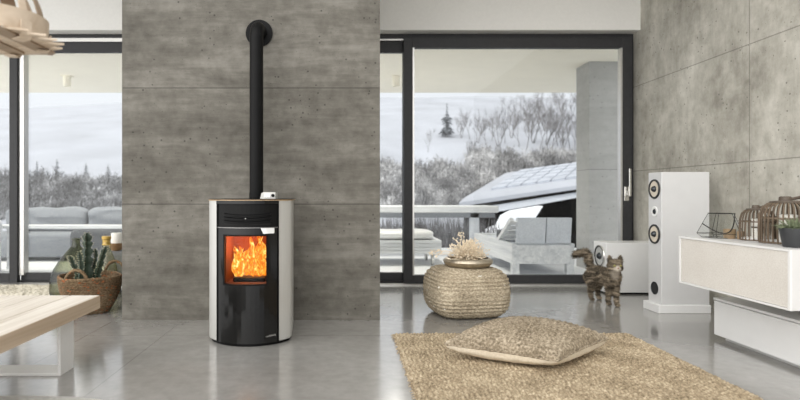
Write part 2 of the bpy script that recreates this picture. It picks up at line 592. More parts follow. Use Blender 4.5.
# ------------------------------------------------------------------ terrace
struct(MB().box(-9, 7.5, 6.42, 10.6, -.2, 0).build('terrace_floor', M['deck']))
struct(MB().box(-9, 7.5, 6.42, 9.72, 2.8, 3.2).build('terrace_ceiling', M['soffit']))
struct(MB().box(3.295, 4.9, 7.45, 7.87, 0, 2.8).build('terrace_pillar', M['pillar']))


def spot(px, label):
    c = P(px, 80, 8.35)
    t = thing('outdoor_spotlight', label, 'lamp', (c.x, c.y, 2.8), 'cylinder spotlights under the terrace roof')
    MB().lathe([(.058, 0), (.058, -.15), (.054, -.16), (.045, -.16), (.045, -.14)], (c.x, c.y, 2.8), 20, cap=False).build('housing', M['soffit'], t, True)
    MB().lathe([(.001, -.145), (.045, -.145)], (c.x, c.y, 2.8), 20, cap=False).build('lens', M['ceramic'], t)
    MB().box(c.x - .07, c.x + .07, c.y - .07, c.y + .07, 2.79, 2.8).build('mounting_plate', M['soffit'], t)
    ld = bpy.data.lights.new('spot_beam', 'SPOT')
    ld.energy, ld.color, ld.shadow_soft_size, ld.spot_size, ld.spot_blend = SPOT_W, (1, .96, .88), .04, math.radians(150), .6
    lo_ = bpy.data.objects.new('spot_beam', ld); COL.objects.link(lo_); lo_.location = (c.x, c.y, 2.63)


spot(67, 'cream cylinder spotlight under the terrace roof, outside the left window')
spot(396, 'cream cylinder spotlight under the terrace roof, right of the concrete chimney wall')

# terrace sofa seen through the left window
t = thing('outdoor_sofa', 'blue-grey outdoor sofa with loose back cushions, outside the left window', 'sofa', (-3.6, 8.9, 0))
MB().box(-5.6, -1.5, 8.4, 9.35, .06, .42, .05).build('base', M['sofa'], t, True)
MB().box(-5.6, -1.5, 9.2, 9.4, .40, .66, .05).build('backrest', M['sofa'], t, True)


def soft_box(x0, x1, y0, y1, z0, z1, puff=.05, n=14, seed=0):
    pts = []
    mb = MB()
    cx, cy, cz = (x0 + x1) / 2, (y0 + y1) / 2, (z0 + z1) / 2
    bm = bmesh.new()
    bmesh.ops.create_cube(bm, size=2)
    bmesh.ops.subdivide_edges(bm, edges=list(bm.edges), cuts=n, use_grid_fill=True)
    for v in bm.verts:
        u = v.co
        k = (abs(u.x) ** 7 + abs(u.y) ** 7 + abs(u.z) ** 7) ** (-1 / 7)
        q = u * k
        q.y *= .72 + .28 * (max(0, (1 - q.x ** 2)) * max(0, (1 - q.z ** 2))) ** .35
        w = noise.noise(Vector((q.x * 1.7 + seed, q.y, q.z * 1.7))) * puff
        v.co = Vector((cx + q.x * (x1 - x0) / 2, cy + q.y * (y1 - y0) / 2 + w * .5, cz + q.z * (z1 - z0) / 2 + w * .6 * (q.z > .3)))
    mb.add([v.co.copy() for v in bm.verts], [[v.index for v in f.verts] for f in bm.faces])
    bm.free()
    return mb


for i, (a, b) in enumerate(((-5.5, -4.18), (-4.16, -2.9), (-2.88, -1.6))):
    soft_box(a, b, 8.95, 9.22, .42, .80, .06, seed=i * 5).build('back_cushion', M['sofa'], t, True)
for a in (-5.5, -1.6):
    for b in (8.5, 9.25):
        MB().box(a - .03, a + .03, b - .03, b + .03, 0, .07).build('foot', M['frame'], t)

t = thing('outdoor_pouf', 'dark blue-grey block pouf on the terrace in front of the sofa', 'pouf', (-3.5, 7.95, 0))
soft_box(-3.86, -3.05, 7.7, 8.25, .0, .54, .0).build('upholstery', M['sofa_dark'], t, True)
t = thing('outdoor_low_table', 'long white low table on the terrace, outside the left window', 'table', (-3.6, 7.5, 0))
MB().box(-4.9, -2.2, 7.25, 7.6, .565, .605, .006).build('tabletop', M['white_wood'], t)
for x in (-4.55, -2.3):
    for y in (7.3, 7.55):
        MB().box(x - .025, x + .025, y - .025, y + .025, 0, .566).build('leg', M['white_wood'], t)
t = thing('outdoor_armchair', 'pale grey armchair at the far left, behind the sliding sash', 'chair', (-4.9, 7.0, 0))
soft_box(-5.4, -4.36, 6.9, 7.15, .38, .70, .03, seed=3).build('backrest', M['panel_blue'], t, True)
soft_box(-5.4, -4.40, 6.72, 7.1, .14, .42, .0).build('seat', M['sofa'], t, True)
for x in (-5.3, -4.5):
    for y in (6.76, 7.04):
        MB().box(x - .025, x + .025, y - .025, y + .025, 0, .19).build('leg', M['white_wood'], t)

# dining table through the right window
t = thing('terrace_dining_table', 'long white wooden table on the terrace, snowy top, left part of the right window', 'table', (1.2, 9.3, 0))
MB().box(-.6, 2.50, 8.95, 9.75, .72, .83, .02).build('tabletop', M['white_wood'], t)
MB().box(-.4, 2.45, 9.0, 9.06, .64, .72).build('apron', M['sofa'], t)
for x, y in ((-.3, 9.05), (-.3, 9.6), (2.12, 9.05), (2.26, 9.6)):
    if 1:
        MB().box(x - .07, x + .07, y - .05, y + .05, 0, .72, .004).build('leg', M['panel_blue'], t)

# low rolling lounge bench
t = thing('rolling_garden_bench', 'low white wooden bench on casters outside, left of the dried flowers', 'bench', (.7, 8.3, 0))
b = MB()
for i in range(4):
    b.box(.1, 1.39, 7.90, 7.93, .17 + i * .049, .17 + i * .049 + .045, .003)
b.box(.1, 1.39, 7.93, 8.75, .17, .36).build('body', M['white_wood'], t)
soft_box(.1, 1.31, 7.92, 8.7, .36, .49, .01).build('pad', M['ceramic'], t, True)
for x in (.3, 1.27):
    for y in (7.98, 8.6):
        c = MB()
        c.tube([(x - .015, y, .075), (x + .015, y, .075)], .075, 18)
        c.box(x - .02, x + .02, y - .02, y + .02, .12, .17).build('caster', M['alu'], t)

# sun bed with raised slatted back
t = thing('garden_daybed', 'whitewashed wooden daybed with raised slatted back, beside the terrace pillar', 'lounger', (2.8, 7.7, 0))
fr = MB()
x0, x1, y0, y1 = 2.09, 2.87, 6.9, 8.9
fr.box(x0, x0 + .05, y0, y1, .15, .40, .006)
fr.box(x1 - .05, x1, y0, y1, .15, .40, .006)
fr.box(x0 + .05, x1 - .05, y0, y0 + .05, .15, .38, .006)
fr.box(x0 + .05, x1 - .05, y1 - .05, y1, .15, .40, .006)
fr.build('frame', M['white_wood_y'], t)
MB().box(x0 + .05, x1 - .05, y0 + .05, y1 - .05, .26, .37, .02).build('mattress', M['panel_blue'], t)
for x in (x0 + .05, x1 - .05):
    for y in (y0 + .05, y1 - .08):
        MB().box(x - .045, x + .045, y - .04, y + .04, 0, .16, .003).build('leg', M['white_wood_y'], t)
bk = MB()
A, B = Vector((0, 7.62, .37)), Vector((0, 6.98, .70))
for x in (x0 + .02, x1 - .07):
    bk.bar(A + Vector((x, 0, 0)), B + Vector((x, 0, 0)), .045, .05)
for k in range(5):
    p = A.lerp(B, (k + .6) / 5)
    bk.bar(p + Vector((x0, 0, -.02)), p + Vector((x1 - .05, 0, -.02)), .095, .018, (0, .33, .64))
bk.build('backrest_frame', M['white_wood'], t)
bb = MB()
for (u, v) in ((2.18, 2.535), (2.55, 2.86)):
    pts = [Vector((u, B.y - .02, B.z + .02)), Vector((v, B.y - .02, B.z + .02)), Vector((v, B.y + .02, .40)), Vector((u, B.y + .02, .40))]
    MB().prism(pts, (0, .07, 0)).build('back_cushion', M['panel_blue'], t)
for k in range(1):
    tag(soft_box(2.25, 2.48, 8.0, 8.25, .372, .50, 0).build('throw_cushion', M['darkgrey'], None, True), 'small dark grey cushion lying on the daybed', 'cushion')


# ------------------------------------------------------------------ landscape
def ground(x, y):
    z = -1.2 + .273 * max(0, y - 15) if y > 15 else -1.2
    k = min(1, max(0, (x - 2.2) / 1.6))
    if k > 0 and y < 36:
        zc = -1.2 + max(0, y - 24) * .4777
        z = z * (1 - k) + zc * k
    if y > 15:
        z += .35 * noise.noise(Vector((x * .09, y * .09, 3))) * min(1, (y - 15) / 8)
    if x < -18 and y > 36:
        z -= min(1, (-18 - x) / 22) * .05 * (y - 36)
    if y > 66:
        z -= (y - 66) * .25
    return z


gp = []
for i in range(90):
    y = 10.6 + 68 * (i / 89) ** 1.25
    gp.append([(x, y, ground(x, y)) for x in [-70 + 1.25 * j for j in range(125)]])
struct(MB().grid(gp).build('snowy_hillside', M['hillsnow'], None, True, angle=0))


def on_ground(px, py):
    lo, hi = 12.0, 66.0
    for _ in range(40):
        m = (lo + hi) / 2
        p = P(px, py, m)
        if p.z > ground(p.x, m):
            lo = m
        else:
            hi = m
    p = P(px, py, lo)
    return Vector((p.x, lo, ground(p.x, lo)))


def bare_tree(mb, base, h, rng, spread=.55, thick=.02, depth=3, n=3):
    def branch(p, d, L, r, lev):
        pts, rr = [p], [r]
        q = p
        dd = d.copy()
        for k in range(3):
            dd = (dd + Vector((rng.uniform(-.22, .22), rng.uniform(-.22, .22), .08))).normalized()
            q = q + dd * L / 3
            pts.append(q); rr.append(r * (1 - .22 * (k + 1)))
        mb.tube(pts, rr, n, cap=False)
        if lev <= 0:
            return
        for k in range(rng.randint(3, 5)):
            a = rng.uniform(0, 2 * pi)
            i = rng.choice((1, 2, 2, 3))
            nd_ = (dd + Vector((cos(a), sin(a), .25)) * spread * rng.uniform(.6, 1.3)).normalized()
            branch(pts[i], nd_, L * rng.uniform(.5, .75), r * .55, lev - 1)
    stems = rng.randint(1, 3)
    for _ in range(stems):
        branch(Vector(base), Vector((rng.uniform(-.35, .35), rng.uniform(-.3, .3), 1)).normalized(), h * .45, thick * h, depth)
    return mb


rng = random.Random(3)
protos = []
for k in range(5):
    o = bare_tree(MB(), (0, 0, -.15), 3.0, rng, .6, .0125, 4).build('bare_tree', M['trunk'], None, merge=False)
    protos.append(o)
SL = 'bare frosted tree scattered on the upper snowy slope, right window'
spots = [(428, 152, 26), (461, 138, 30), (470, 140, 36), (478, 143, 34), (486, 145, 38), (492, 141, 36), (499, 146, 40), (505, 143, 34),
         (512, 138, 38), (519, 147, 44), (526, 150, 46), (533, 143, 44), (540, 150, 46), (546, 145, 44), (552, 152, 48), (558, 146, 46),
         (564, 153, 48), (570, 150, 50), (575, 156, 50), (508, 120, 24), (516, 116, 22), (524, 121, 26), (532, 117, 24), (541, 120, 28),
         (549, 114, 24), (556, 121, 28), (563, 116, 26), (571, 122, 30), (577, 112, 24), (584, 130, 34), (592, 140, 40), (538, 107, 18),
         (520, 106, 16), (555, 105, 18), (570, 104, 18), (502, 108, 14), (545, 131, 34), (568, 134, 36), (530, 132, 32), (580, 145, 46)]
for i, (px, py, hp) in enumerate(spots):
    g = on_ground(px, py)
    hh = hp / F * g.y / 3.0
    o = protos[i] if i < 5 else protos[i % 5].copy()
    if i >= 5:
        COL.objects.link(o)
    o.location = g
    o.rotation_euler = (0, 0, rng.uniform(0, 6.28))
    o.scale = (hh * 1.0, hh * 1.0, hh)
    tag(o, SL, 'tree', 'bare trees on the upper slope')


def conifer(px, py, hp, label, group=None, wid=.22):
    g = on_ground(px, py)
    H = hp / F * g.y
    t = thing('conifer', label, 'tree', g, group)
    mb = MB()
    r2 = random.Random(px)
    for k in range(12):
        z = H * (.14 + .82 * k / 11)
        R = H * wid * (1 - k / 12.5) ** .8 * r2.uniform(.55, 1.3)
        for j in range(9):
            a = 2 * pi * (j + r2.random()) / 9
            R *= r2.uniform(.9, 1.12)
            tip = g + Vector((cos(a) * R, sin(a) * R, z - R * .5))
            m0 = g + Vector((0, 0, z + H * .03))
            sd = Vector((-sin(a), cos(a), 0)) * R * .3
            md = m0.lerp(tip, .55) + Vector((0, 0, R * .1))
            mb.add([m0, md + sd, tip, md - sd, md - Vector((0, 0, R * .22))], [(0, 1, 2, 3), (0, 4, 1), (0, 3, 4), (1, 4, 2), (2, 4, 3)])
    mb.build('foliage', M['conifer'], t, merge=False)
    MB().tube([g - Vector((0, 0, .1)), g + Vector((0, 0, H * .97))], [H * .025, H * .004], 6).build('trunk', M['trunk'], t)


conifer(447, 137, 34, 'dark lone conifer high on the snowy slope, right window', wid=.2)
CG = 'conifers rising from the thicket, left window'
for px, py, hp, lb in ((37, 192, 31, 'frosted conifer above the thicket, nearest the window post'), (57, 188, 29, 'frosted conifer above the thicket, tallest one of the left window'),
                       (86, 192, 29, 'frosted conifer above the thicket, right of the terrace spotlight'), (108, 194, 30, 'frosted conifer above the thicket, nearest the chimney wall'),
                       (47, 193, 18, 'short frosted conifer in a row of conifers above the sofa'), (66, 193, 19, 'short frosted conifer in a row of conifers above the sofa'), (76, 194, 17, 'short frosted conifer in a row of conifers above the sofa'),
                       (97, 195, 19, 'short frosted conifer in a row of conifers above the sofa'), (28, 194, 20, 'short frosted conifer in a row of conifers above the sofa'), (117, 196, 19, 'short frosted conifer in a row of conifers above the sofa')):
    conifer(px, py, hp, lb, CG, .2)


def thicket(name, regions, m, count, hpx, seed, label, cat='shrubs', dens=26, th=.02):
    mb = MB()
    r3 = random.Random(seed)
    for (xa, xb, ya, yb), n in zip(regions, count):
        for _ in range(n):
            px, py = r3.uniform(xa, xb), r3.uniform(ya, yb)
            g = on_ground(px, py)
            H = r3.uniform(*hpx) / F * g.y
            wd = H * r3.uniform(.35, .6)
            for k in range(dens):
                a, t_ = r3.uniform(0, 2 * pi), r3.random()
                root = g + Vector((cos(a) * wd * .25, sin(a) * wd * .25, -.1))
                top = g + Vector((cos(a) * wd * r3.random(), sin(a) * wd * r3.random(), H * r3.uniform(.45, 1)))
                mid = root.lerp(top, .55) + Vector((cos(a), sin(a), 0)) * wd * .15
                w_ = g.y * th * .05
                sx = Vector((w_, 0, 0))
                sy = Vector((0, w_, 0))
                mb.add([root - sx, root + sx, mid - sx, mid + sx, top, mid + sy], [(0, 1, 3, 2), (2, 3, 4), (2, 4, 5), (3, 5, 4)])
                for q in range(3):
                    s_ = mid.lerp(top, r3.random())
                    e_ = s_ + Vector((r3.uniform(-1, 1), r3.uniform(-1, 1), r3.uniform(0, 1))) * wd * .4
                    mb.add([s_ - sx * .7, s_ + sx * .7, e_], [(0, 1, 2)])
    o = mb.build(name, m, None, merge=False)
    return tag(o, label, cat, None, 'stuff')


TM = thicket_mat()
TM2 = thicket_mat('grey_twigs', (.04, .04, .044), (.13, .133, .14), (.48, .49, .51))
thicket('frosted_thicket', [(365, 520, 182, 214), (365, 475, 174, 184), (470, 600, 160, 176)], TM, (230, 80, 120), (12, 22), 5,
        'band of pale frosted bushes at the foot of the slope, right window')
thicket('frosted_woodland', [(-20, 125, 194, 220), (-20, 60, 188, 198), (60, 125, 192, 202)], TM2, (260, 60, 70), (12, 24), 6,
        'band of grey frosted bushes and trees behind the terrace sofa, left window')
hd = MB()
r4 = random.Random(11)
for _ in range(1500):
    x, y = r4.uniform(-.2, 3.3), r4.uniform(11.6, 13)
    z = -1.2
    top = Vector((x + r4.uniform(-.3, .3), y + r4.uniform(-.2, .2), r4.uniform(.1, .62)))
    a = Vector((x, y, z)); md = a.lerp(top, .5) + Vector((r4.uniform(-.15, .15), 0, 0))
    w_ = .022
    hd.add([a + Vector((-w_, 0, 0)), a + Vector((w_, 0, 0)), md + Vector((w_, 0, 0)), md - Vector((w_, 0, 0)), top, md + Vector((0, w_, 0))],
           [(0, 1, 2, 3), (3, 2, 4), (3, 4, 5), (2, 5, 4)])
tag(hd.build('garden_hedge', M['hedge'], None, merge=False), 'dark bare hedge behind the terrace, under the white dining table', 'hedge', None, 'stuff')

# chalet
cA, cB = P(459, 204, 20.0), P(650, 176, 22.0)
cD = P(503, 177, 25.0)
v1, v2 = cB - cA, cD - cA
cC = cD + v1 * 1.02
t = thing('chalet', 'dark timber chalet with a snow covered roof, outside the right window', 'house', (cA.x + 3, 21, ground(cA.x + 3, 21)))
nrm = v1.cross(v2).normalized()
if nrm.z < 0: nrm = -nrm
rf = MB()
NR, NC = 26, 60
top = []
for i in range(NR):
    row = []
    for j in range(NC):
        a, b = j / (NC - 1), i / (NR - 1)
        p = cA.lerp(cB, a).lerp(cD.lerp(cC, a), b)
        e = min(a, 1 - a) * 25
        e2 = min(b, 1 - b) * 14
        hgt = .18 * min(1, max(0.0, min(e, e2)) ** .5) + .05
        row.append(p + nrm * hgt)
    top.append(row)
rf.grid(top)
bot = [[p - nrm * .1 for p in (cA, cB)], [p - nrm * .1 for p in (cD, cC)]]
rf.add(top[0] + [cB - nrm * .1, cA - nrm * .1], [tuple(range(NC + 2))])
rf.add([r[0] for r in top] + [cD - nrm * .1, cA - nrm * .1], [tuple(range(NR + 2))])
rf.add([cA - nrm * .1, cB - nrm * .1, cC - nrm * .1, cD - nrm * .1], [(0, 1, 2, 3)])
rf.build('snowy_roof', M['hillsnow'], t, True, merge=True)
pv = MB()
for i in range(5):
    for j in range(11):
        a0, a1 = .13 + .078 * j, .13 + .078 * j + .070
        b0, b1 = .12 + .16 * i, .12 + .16 * i + .13
        qq = [cA.lerp(cB, a).lerp(cD.lerp(cC, a), b) + nrm * .22 for a, b in ((a0, b0), (a1, b0), (a1, b1), (a0, b1))]
        pv.prism(qq, nrm * .09)
pv.build('solar_array', M['pv'], t, merge=False)
fo = Vector((0, .25, 0))
MB().prism([cA + Vector((.0, .05, -.08)), cB + Vector((0, .05, -.08)), cB + Vector((0, .05, -.2)), cA + Vector((.0, .05, -.16))], (0, .15, 0)).build('eaves_board', M['plank'], t)
MB().prism([cA + Vector((.35, .2, -.2)), cB + Vector((0, .2, -.2)), cB + Vector((0, .2, -.36)), cA + Vector((1.2, .2, -.33))], (0, .1, 0)).build('gable_board', M['fascia'], t)
wl = P(470, 200, 21.5)
MB().prism([cA + Vector((.5, 1.3, -.2)), cB + Vector((0, 1.3, -.2)), Vector((cB.x, cB.y + 1.3, -1.5)), Vector((cA.x + .5, cA.y + 1.3, -1.5))], (0, .2, 0)).build('timber_wall', M['plank'], t)


def bank(name, label, outline, Y, depth, tilt=.3):
    """snow bank: a mound whose crest follows the outline (pixels) at distance Y"""
    rows = []
    for i in range(15):
        u = -1 + 2 * i / 14
        row = []
        for (px, py) in outline:
            p = P(px, py, Y)
            k = 1 - abs(u) ** 2.2
            row.append(Vector((p.x + .12 * u * u * noise.noise(Vector((p.x, u, 1))), Y + u * depth, -1.25 + (p.z + 1.25) * k)))
        rows.append(row)
    return tag(MB().grid(rows).build(name, M['snow'], None, True, angle=0), label, 'snow')


def smooth_line(pts, n=8):
    out = []
    for (a, b) in zip(pts[:-1], pts[1:]):
        for k in range(n):
            s_ = k / n
            s_ = s_ * s_ * (3 - 2 * s_) * .5 + s_ * .5
            out.append((a[0] + (b[0] - a[0]) * k / n, a[1] + (b[1] - a[1]) * s_))
    return out + [pts[-1]]


bank('snow_bank', 'white snow bank in front of the chalet, above the daybed', smooth_line([(466, 262), (474, 243), (481, 233), (490, 227), (500, 223), (512, 221), (524, 224), (536, 234), (560, 255)]), 14.5, 1.0)
# snow-covered board leaning behind the bank
q = [P(505, 216, 16), P(514, 211, 16), P(543, 206, 16), P(533, 222, 16), P(500, 226, 16)]
tag(MB().prism(q, (0, .5, 0)).build('snowy_boulder', M['snow']), 'angular snow covered block against the dark chalet wall', 'rock')
mbk = MB()

# ------------------------------------------------------------------ stove
SX, SY = -.647, 4.0
st = thing('pellet_stove', 'black and silver pellet stove with a burning fire, in front of the concrete wall', 'stove', (SX, SY, 0))


def fy(x):
    return SY - .34 * sqrt(max(0, 1 - (x / .325) ** 2))


def arc_panel(xa, xb, za, zb, out=0.0, th=.015, n=14):
    mb = MB()
    vs, fs = [], []
    for i in range(n + 1):
        x = xa + (xb - xa) * i / n
        yo = fy(x) - out
        for (y, z) in ((yo, za), (yo, zb), (yo + th, zb), (yo + th, za)):
            vs.append((SX + x, y, z))
    for i in range(n):
        for j in range(4):
            fs.append((i * 4 + j, i * 4 + (j + 1) % 4, (i + 1) * 4 + (j + 1) % 4, (i + 1) * 4 + j))
    fs += [(0, 1, 2, 3), (n * 4 + 3, n * 4 + 2, n * 4 + 1, n * 4)]
    return mb.add(vs, fs)


TOPZ = .972
WX0, WX1, WZ0, WZ1 = -.152, .135, .41, .735        # fire window
# body: back half and inner shell
body = MB()
body.box(SX - .245, SX + .245, SY + .05, SY + .31, .02, TOPZ - .02, .01)
body.box(SX - .2, SX + .2, SY - .2, SY + .05, .02, WZ0 - .02)
body.box(SX - .2, SX + .2, SY - .2, SY + .05, WZ1 + .02, TOPZ - .02)
body.box(SX - .2, SX + WX0 - .012, SY - .2, SY + .05, WZ0 - .02, WZ1 + .02)
body.box(SX + WX1 + .012, SX + .2, SY - .2, SY + .05, WZ0 - .02, WZ1 + .02)
body.build('body', M['stoveblack'], st, merge=False)
# firebox
fb = MB()
fb.box(SX + WX0 - .01, SX + WX1 + .01, SY + .03, SY + .05, WZ0, WZ1)
fb.box(SX + WX0 - .012, SX + WX0, SY - .24, SY + .05, WZ0, WZ1)
fb.box(SX + WX1, SX + WX1 + .012, SY - .24, SY + .05, WZ0, WZ1)
fb.box(SX + WX0, SX + WX1, SY - .24, SY + .03, WZ0 - .018, WZ0)
fb.box(SX + WX0, SX + WX1, SY - .24, SY + .03, WZ1, WZ1 + .018)
fb.build('firebox', M['brick'], st, merge=False)
MB().box(SX - .11, SX + .11, SY - .22, SY - .02, WZ0, WZ0 + .03, .008).build('burn_pot', M['black'], st)
# flames
fl_m = flame_mat()
r5 = random.Random(21)
for k in range(22):
    bx = SX + r5.uniform(-.115, .095); by = SY - r5.uniform(.02, .17)
    H = r5.uniform(.14, .27) * (1.1 if abs(bx - SX + .01) < .06 else .85)
    R = r5.uniform(.022, .045)
    ph = r5.uniform(0, 6)
    pts, rr = [], []
    for i in range(15):
        u = i / 14
        pts.append((bx + .028 * u * sin(ph + u * 6), by + .02 * u * cos(ph * 1.7 + u * 5), WZ0 + .03 + H * u))
        rr.append(max(.0015, R * (sin(pi * (u * .8 + .16)) ** 1.1) * (1 - u * .35) * (1 + .22 * sin(u * 17 + ph))))
    MB().tube(pts, rr, 12).build('flame', fl_m, st, True, angle=0)
# door: one arc with an opening for the window
door = MB()
door.v, door.f = [], []
for (a, b, c_, d_) in ((-.206, .206, .02, WZ0), (-.206, .206, WZ1, .787), (-.206, WX0, WZ0, WZ1), (WX1, .206, WZ0, WZ1)):
    p_ = arc_panel(a, b, c_, d_, .006)
    door.add(p_.v, p_.f)
dr = door.build('door', M['glassblack'], st, merge=False)
arc_panel(WX0, WX1, WZ0, WZ1, .003, .004).build('door_glass', M['door_glass'], dr, merge=False)
rim = MB()
for (a, b, c_, d_) in ((WX0 - .006, WX1 + .006, WZ0 - .006, WZ0 + .004), (WX0 - .006, WX1 + .006, WZ1 - .004, WZ1 + .006),
                       (WX0 - .006, WX0 + .004, WZ0, WZ1), (WX1 - .004, WX1 + .006, WZ0, WZ1)):
    p_ = arc_panel(a, b, c_, d_, .009, .006)
    rim.add(p_.v, p_.f)
rim.build('window_rim', M['black'], dr, merge=False)
arc_panel(-.21, .21, .784, .789, .012, .012).build('door_trim', M['darksteel'], dr, merge=False)
hx = .09
hb = arc_panel(.098, .182, .748, .784, .022, .02)
for i, v in enumerate(hb.v):
    if v[2] < .76:
        hb.v[i] = (v[0] + (.018 if v[0] < SX + .13 else 0) * 1.0, v[1], v[2])
hb.build('door_handle', M['ceramic'], dr)
# script mark at the foot of the door
sc_pts = []
for i in range(70):
    u = i / 69
    x = .128 + .062 * u
    sc_pts.append((SX + x, fy(x) - .0075, .062 + .008 * u + .005 * sin(u * 38) * (1 - .3 * sin(u * 11))))
MB().tube(sc_pts, .0011, 4).build('script_mark', M['script'], dr)
# grille section
gr = arc_panel(-.206, .206, .79, .955, .004)
g0 = gr.build('grille_panel', M['stoveblack'], st, merge=False)
for z in (.822, .845, .868):
    vb = MB()
    n = 20
    vs, fs = [], []
    for i in range(n + 1):
        x = -.15 + .31 * i / n
        y = fy(x) - .0045
        zz = z + .012 * (x / .16) ** 2
        for (dy, dz) in ((0, -.006), (0, .006), (-.012, .001), (-.012, -.009)):
            vs.append((SX + x, y + dy, zz + dz))
    for i in range(n):
        for j in range(4):
            fs.append((i * 4 + j, i * 4 + (j + 1) % 4, (i + 1) * 4 + (j + 1) % 4, (i + 1) * 4 + j))
    fs += [(0, 1, 2, 3), (n * 4 + 3, n * 4 + 2, n * 4 + 1, n * 4)]
    vb.add(vs, fs).build('vent_louvre', M['black'], g0)
    arc_panel(-.15, .16, z - .017, z - .008, .0047, .003).build('vent_slot', M['vent'], g0, merge=False)
MB().ball((SX + .0, fy(0) - .018, .848), .004, 8, 5).build('status_light', M['ceramic'], g0)
arc_panel(-.21, .21, .945, TOPZ - .006, .016, .03).build('top_lip', M['glassblack'], st, merge=False)
# silver flanks
for sgn in (-1, 1):
    mb = MB()
    xs = [.209, .228, .246, .262, .274, .281]
    plan = [(x, fy(x) - .006) for x in xs] + [(.284, fy(.281) + .05), (.255, SY + .31)]
    inner = [(x - .012, y + .012) for x, y in plan]
    vs, fs = [], []
    zs = [(.018, .008), (.024, .002), (.04, .0), (.5, 0), (TOPZ - .008, 0)]
    for z, ins in zs:
        for (x, y) in plan:
            vs.append((SX + sgn * (x - ins), y + ins, z))
        for (x, y) in inner:
            vs.append((SX + sgn * x, y, z))
    k = len(plan)
    for r in range(len(zs) - 1):
        for j in range(k - 1):
            a = r * 2 * k + j
            fs.append((a, a + 1, a + 1 + 2 * k, a + 2 * k))
            b_ = a + k
            fs.append((b_ + 1, b_, b_ + 2 * k, b_ + 1 + 2 * k))
        for j in (0, k - 1):
            a = r * 2 * k + j
            fs.append((a, a + k, a + 3 * k, a + 2 * k))
    for base in (0, (len(zs) - 1) * 2 * k):
        for j in range(k - 1):
            fs.append((base + j, base + j + 1, base + j + 1 + k, base + j + k))
    mb.add(vs, fs).build('side_panel', M['silver'], st, True)
    arc_panel(min(sgn * .203, sgn * .21), max(sgn * .203, sgn * .21), .02, TOPZ - .01, .012, .012, 2).build('edge_strip', M['black'], st)
# top slab
tp = [(SX + x, fy(x) - .012) for x in [-.287 + .574 * i / 24 for i in range(25)]] + [(SX + .268, SY + .32), (SX - .268, SY + .32)]
MB().prism([(x, y, TOPZ - .007) for x, y in tp], (0, 0, .007)).build('top_edge', M['bronze'], st)
MB().prism([(x, y, TOPZ) for x, y in tp], (0, 0, .005)).build('top_plate', M['black'], st)
MB().prism([(x, y, 0) for x, y in [(SX + (x - SX) * .93, SY + (y - SY) * .93) for x, y in tp]], (0, 0, .022)).build('plinth', M['black'], st)
# control display on the top
c0 = P(269, 193, 4.05)
cp = MB()
prof = [(-.055, TOPZ + .005), (-.045, TOPZ + .045), (-.03, TOPZ + .052), (.055, TOPZ + .052), (.055, TOPZ + .005)]
cp.prism([(c0.x + x, 3.98, z) for x, z in prof], (0, .13, 0))
cu = cp.build('control_unit', M['screen'], st)
MB().prism([(c0.x - .022, 3.976, TOPZ + .014), (c0.x + .018, 3.976, TOPZ + .014), (c0.x + .018, 3.976, TOPZ + .042), (c0.x - .022, 3.976, TOPZ + .042)], (0, .004, 0)).build('display', M['chrome'], cu)
MB().tube([(c0.x + .038, 3.972, TOPZ + .028), (c0.x + .038, 3.98, TOPZ + .028)], .012, 16).build('dial', M['black'], cu)

# flue pipe
PX, PY = -.668, 4.235
t = thing('flue_pipe', 'black round flue pipe rising from the stove into the concrete wall', 'pipe', (PX, PY, TOPZ + .005))
EZ = 2.303
pts = [(PX, PY, TOPZ + .005), (PX, PY, EZ - .11)]
pts += [(PX - .013 * (1 - cos(a)) * 0, PY + .11 * (1 - cos(a)), EZ - .11 + .11 * sin(a)) for a in [pi / 2 * k / 10 for k in range(1, 11)]] + [(PX, 4.46, EZ)]
MB().tube(pts, .0515, 32).build('pipe', M['black'], t, True, angle=60)
MB().lathe([(.0545, TOPZ + .006), (.0545, TOPZ + .05)], (PX, PY, 0), 32).build('collar', M['black'], t, True)
ro = MB()
ring = [(.053, -.0), (.105, -.0), (.108, .003), (.108, .012), (.053, .012)]
mbr = MB().lathe(ring, (0, 0, 0), 40, cap=False)
rosette_c = Vector((-.68, 4.459, EZ - .002))
ro.add([Vector((v[0], -v[2], v[1])) + rosette_c for v in mbr.v], mbr.f)
ro.build('wall_rosette', M['black'], t, True)

# ------------------------------------------------------------------ coffee table
t = thing('coffee_table', 'pale pine plank coffee table on white flat steel legs, bottom left', 'table', (-1.95, 2.5, 0))
tb = MB()
edges = [-2.42, -2.235, -2.05, -1.865, -1.68, -1.50]
for a, b in zip(edges[:-1], edges[1:]):
    tb.box(a + .002, b - .002, 1.55, 3.41, .307, .387, .004)
tb.build('tabletop', M['wood_top'], t, merge=False)
MB().box(-1.502, -1.498, 1.55, 3.41, .309, .385).build('edge_board', M['edge_pine'], t)
for y in (1.75, 3.075):
    lg = MB()
    z0 = 0 if y > 2.8 else .0121
    lg.box(-1.586, -1.57, y, y + .152, z0, .307, .002)
    lg.box(-2.36, -2.344, y, y + .152, z0, .307, .002)
    lg.box(-2.344, -1.586, y, y + .152, z0, z0 + .016, .002)
    lg.box(-2.344, -1.586, y, y + .152, .291, .307, .002)
    lg.build('leg_frame', M['leg_white'], t, merge=False)

# pale rug whose edge just enters at the bottom left
rp = []
c = (-2.05, 1.72)
for i in range(64):
    a = 2 * pi * i / 64
    k = (abs(cos(a)) ** 6 + abs(sin(a)) ** 6) ** (-1 / 6)
    rp.append((c[0] + k * cos(a) * 1.09, c[1] + k * sin(a) * 1.02, 0))
tag(MB().prism(rp, (0, 0, .012)).build('pale_rug', M['palerug']), 'flat pale grey rug with rounded corner at the very bottom left', 'rug')
for o in t.children:
    if o.name.startswith('leg_frame'):
        pass

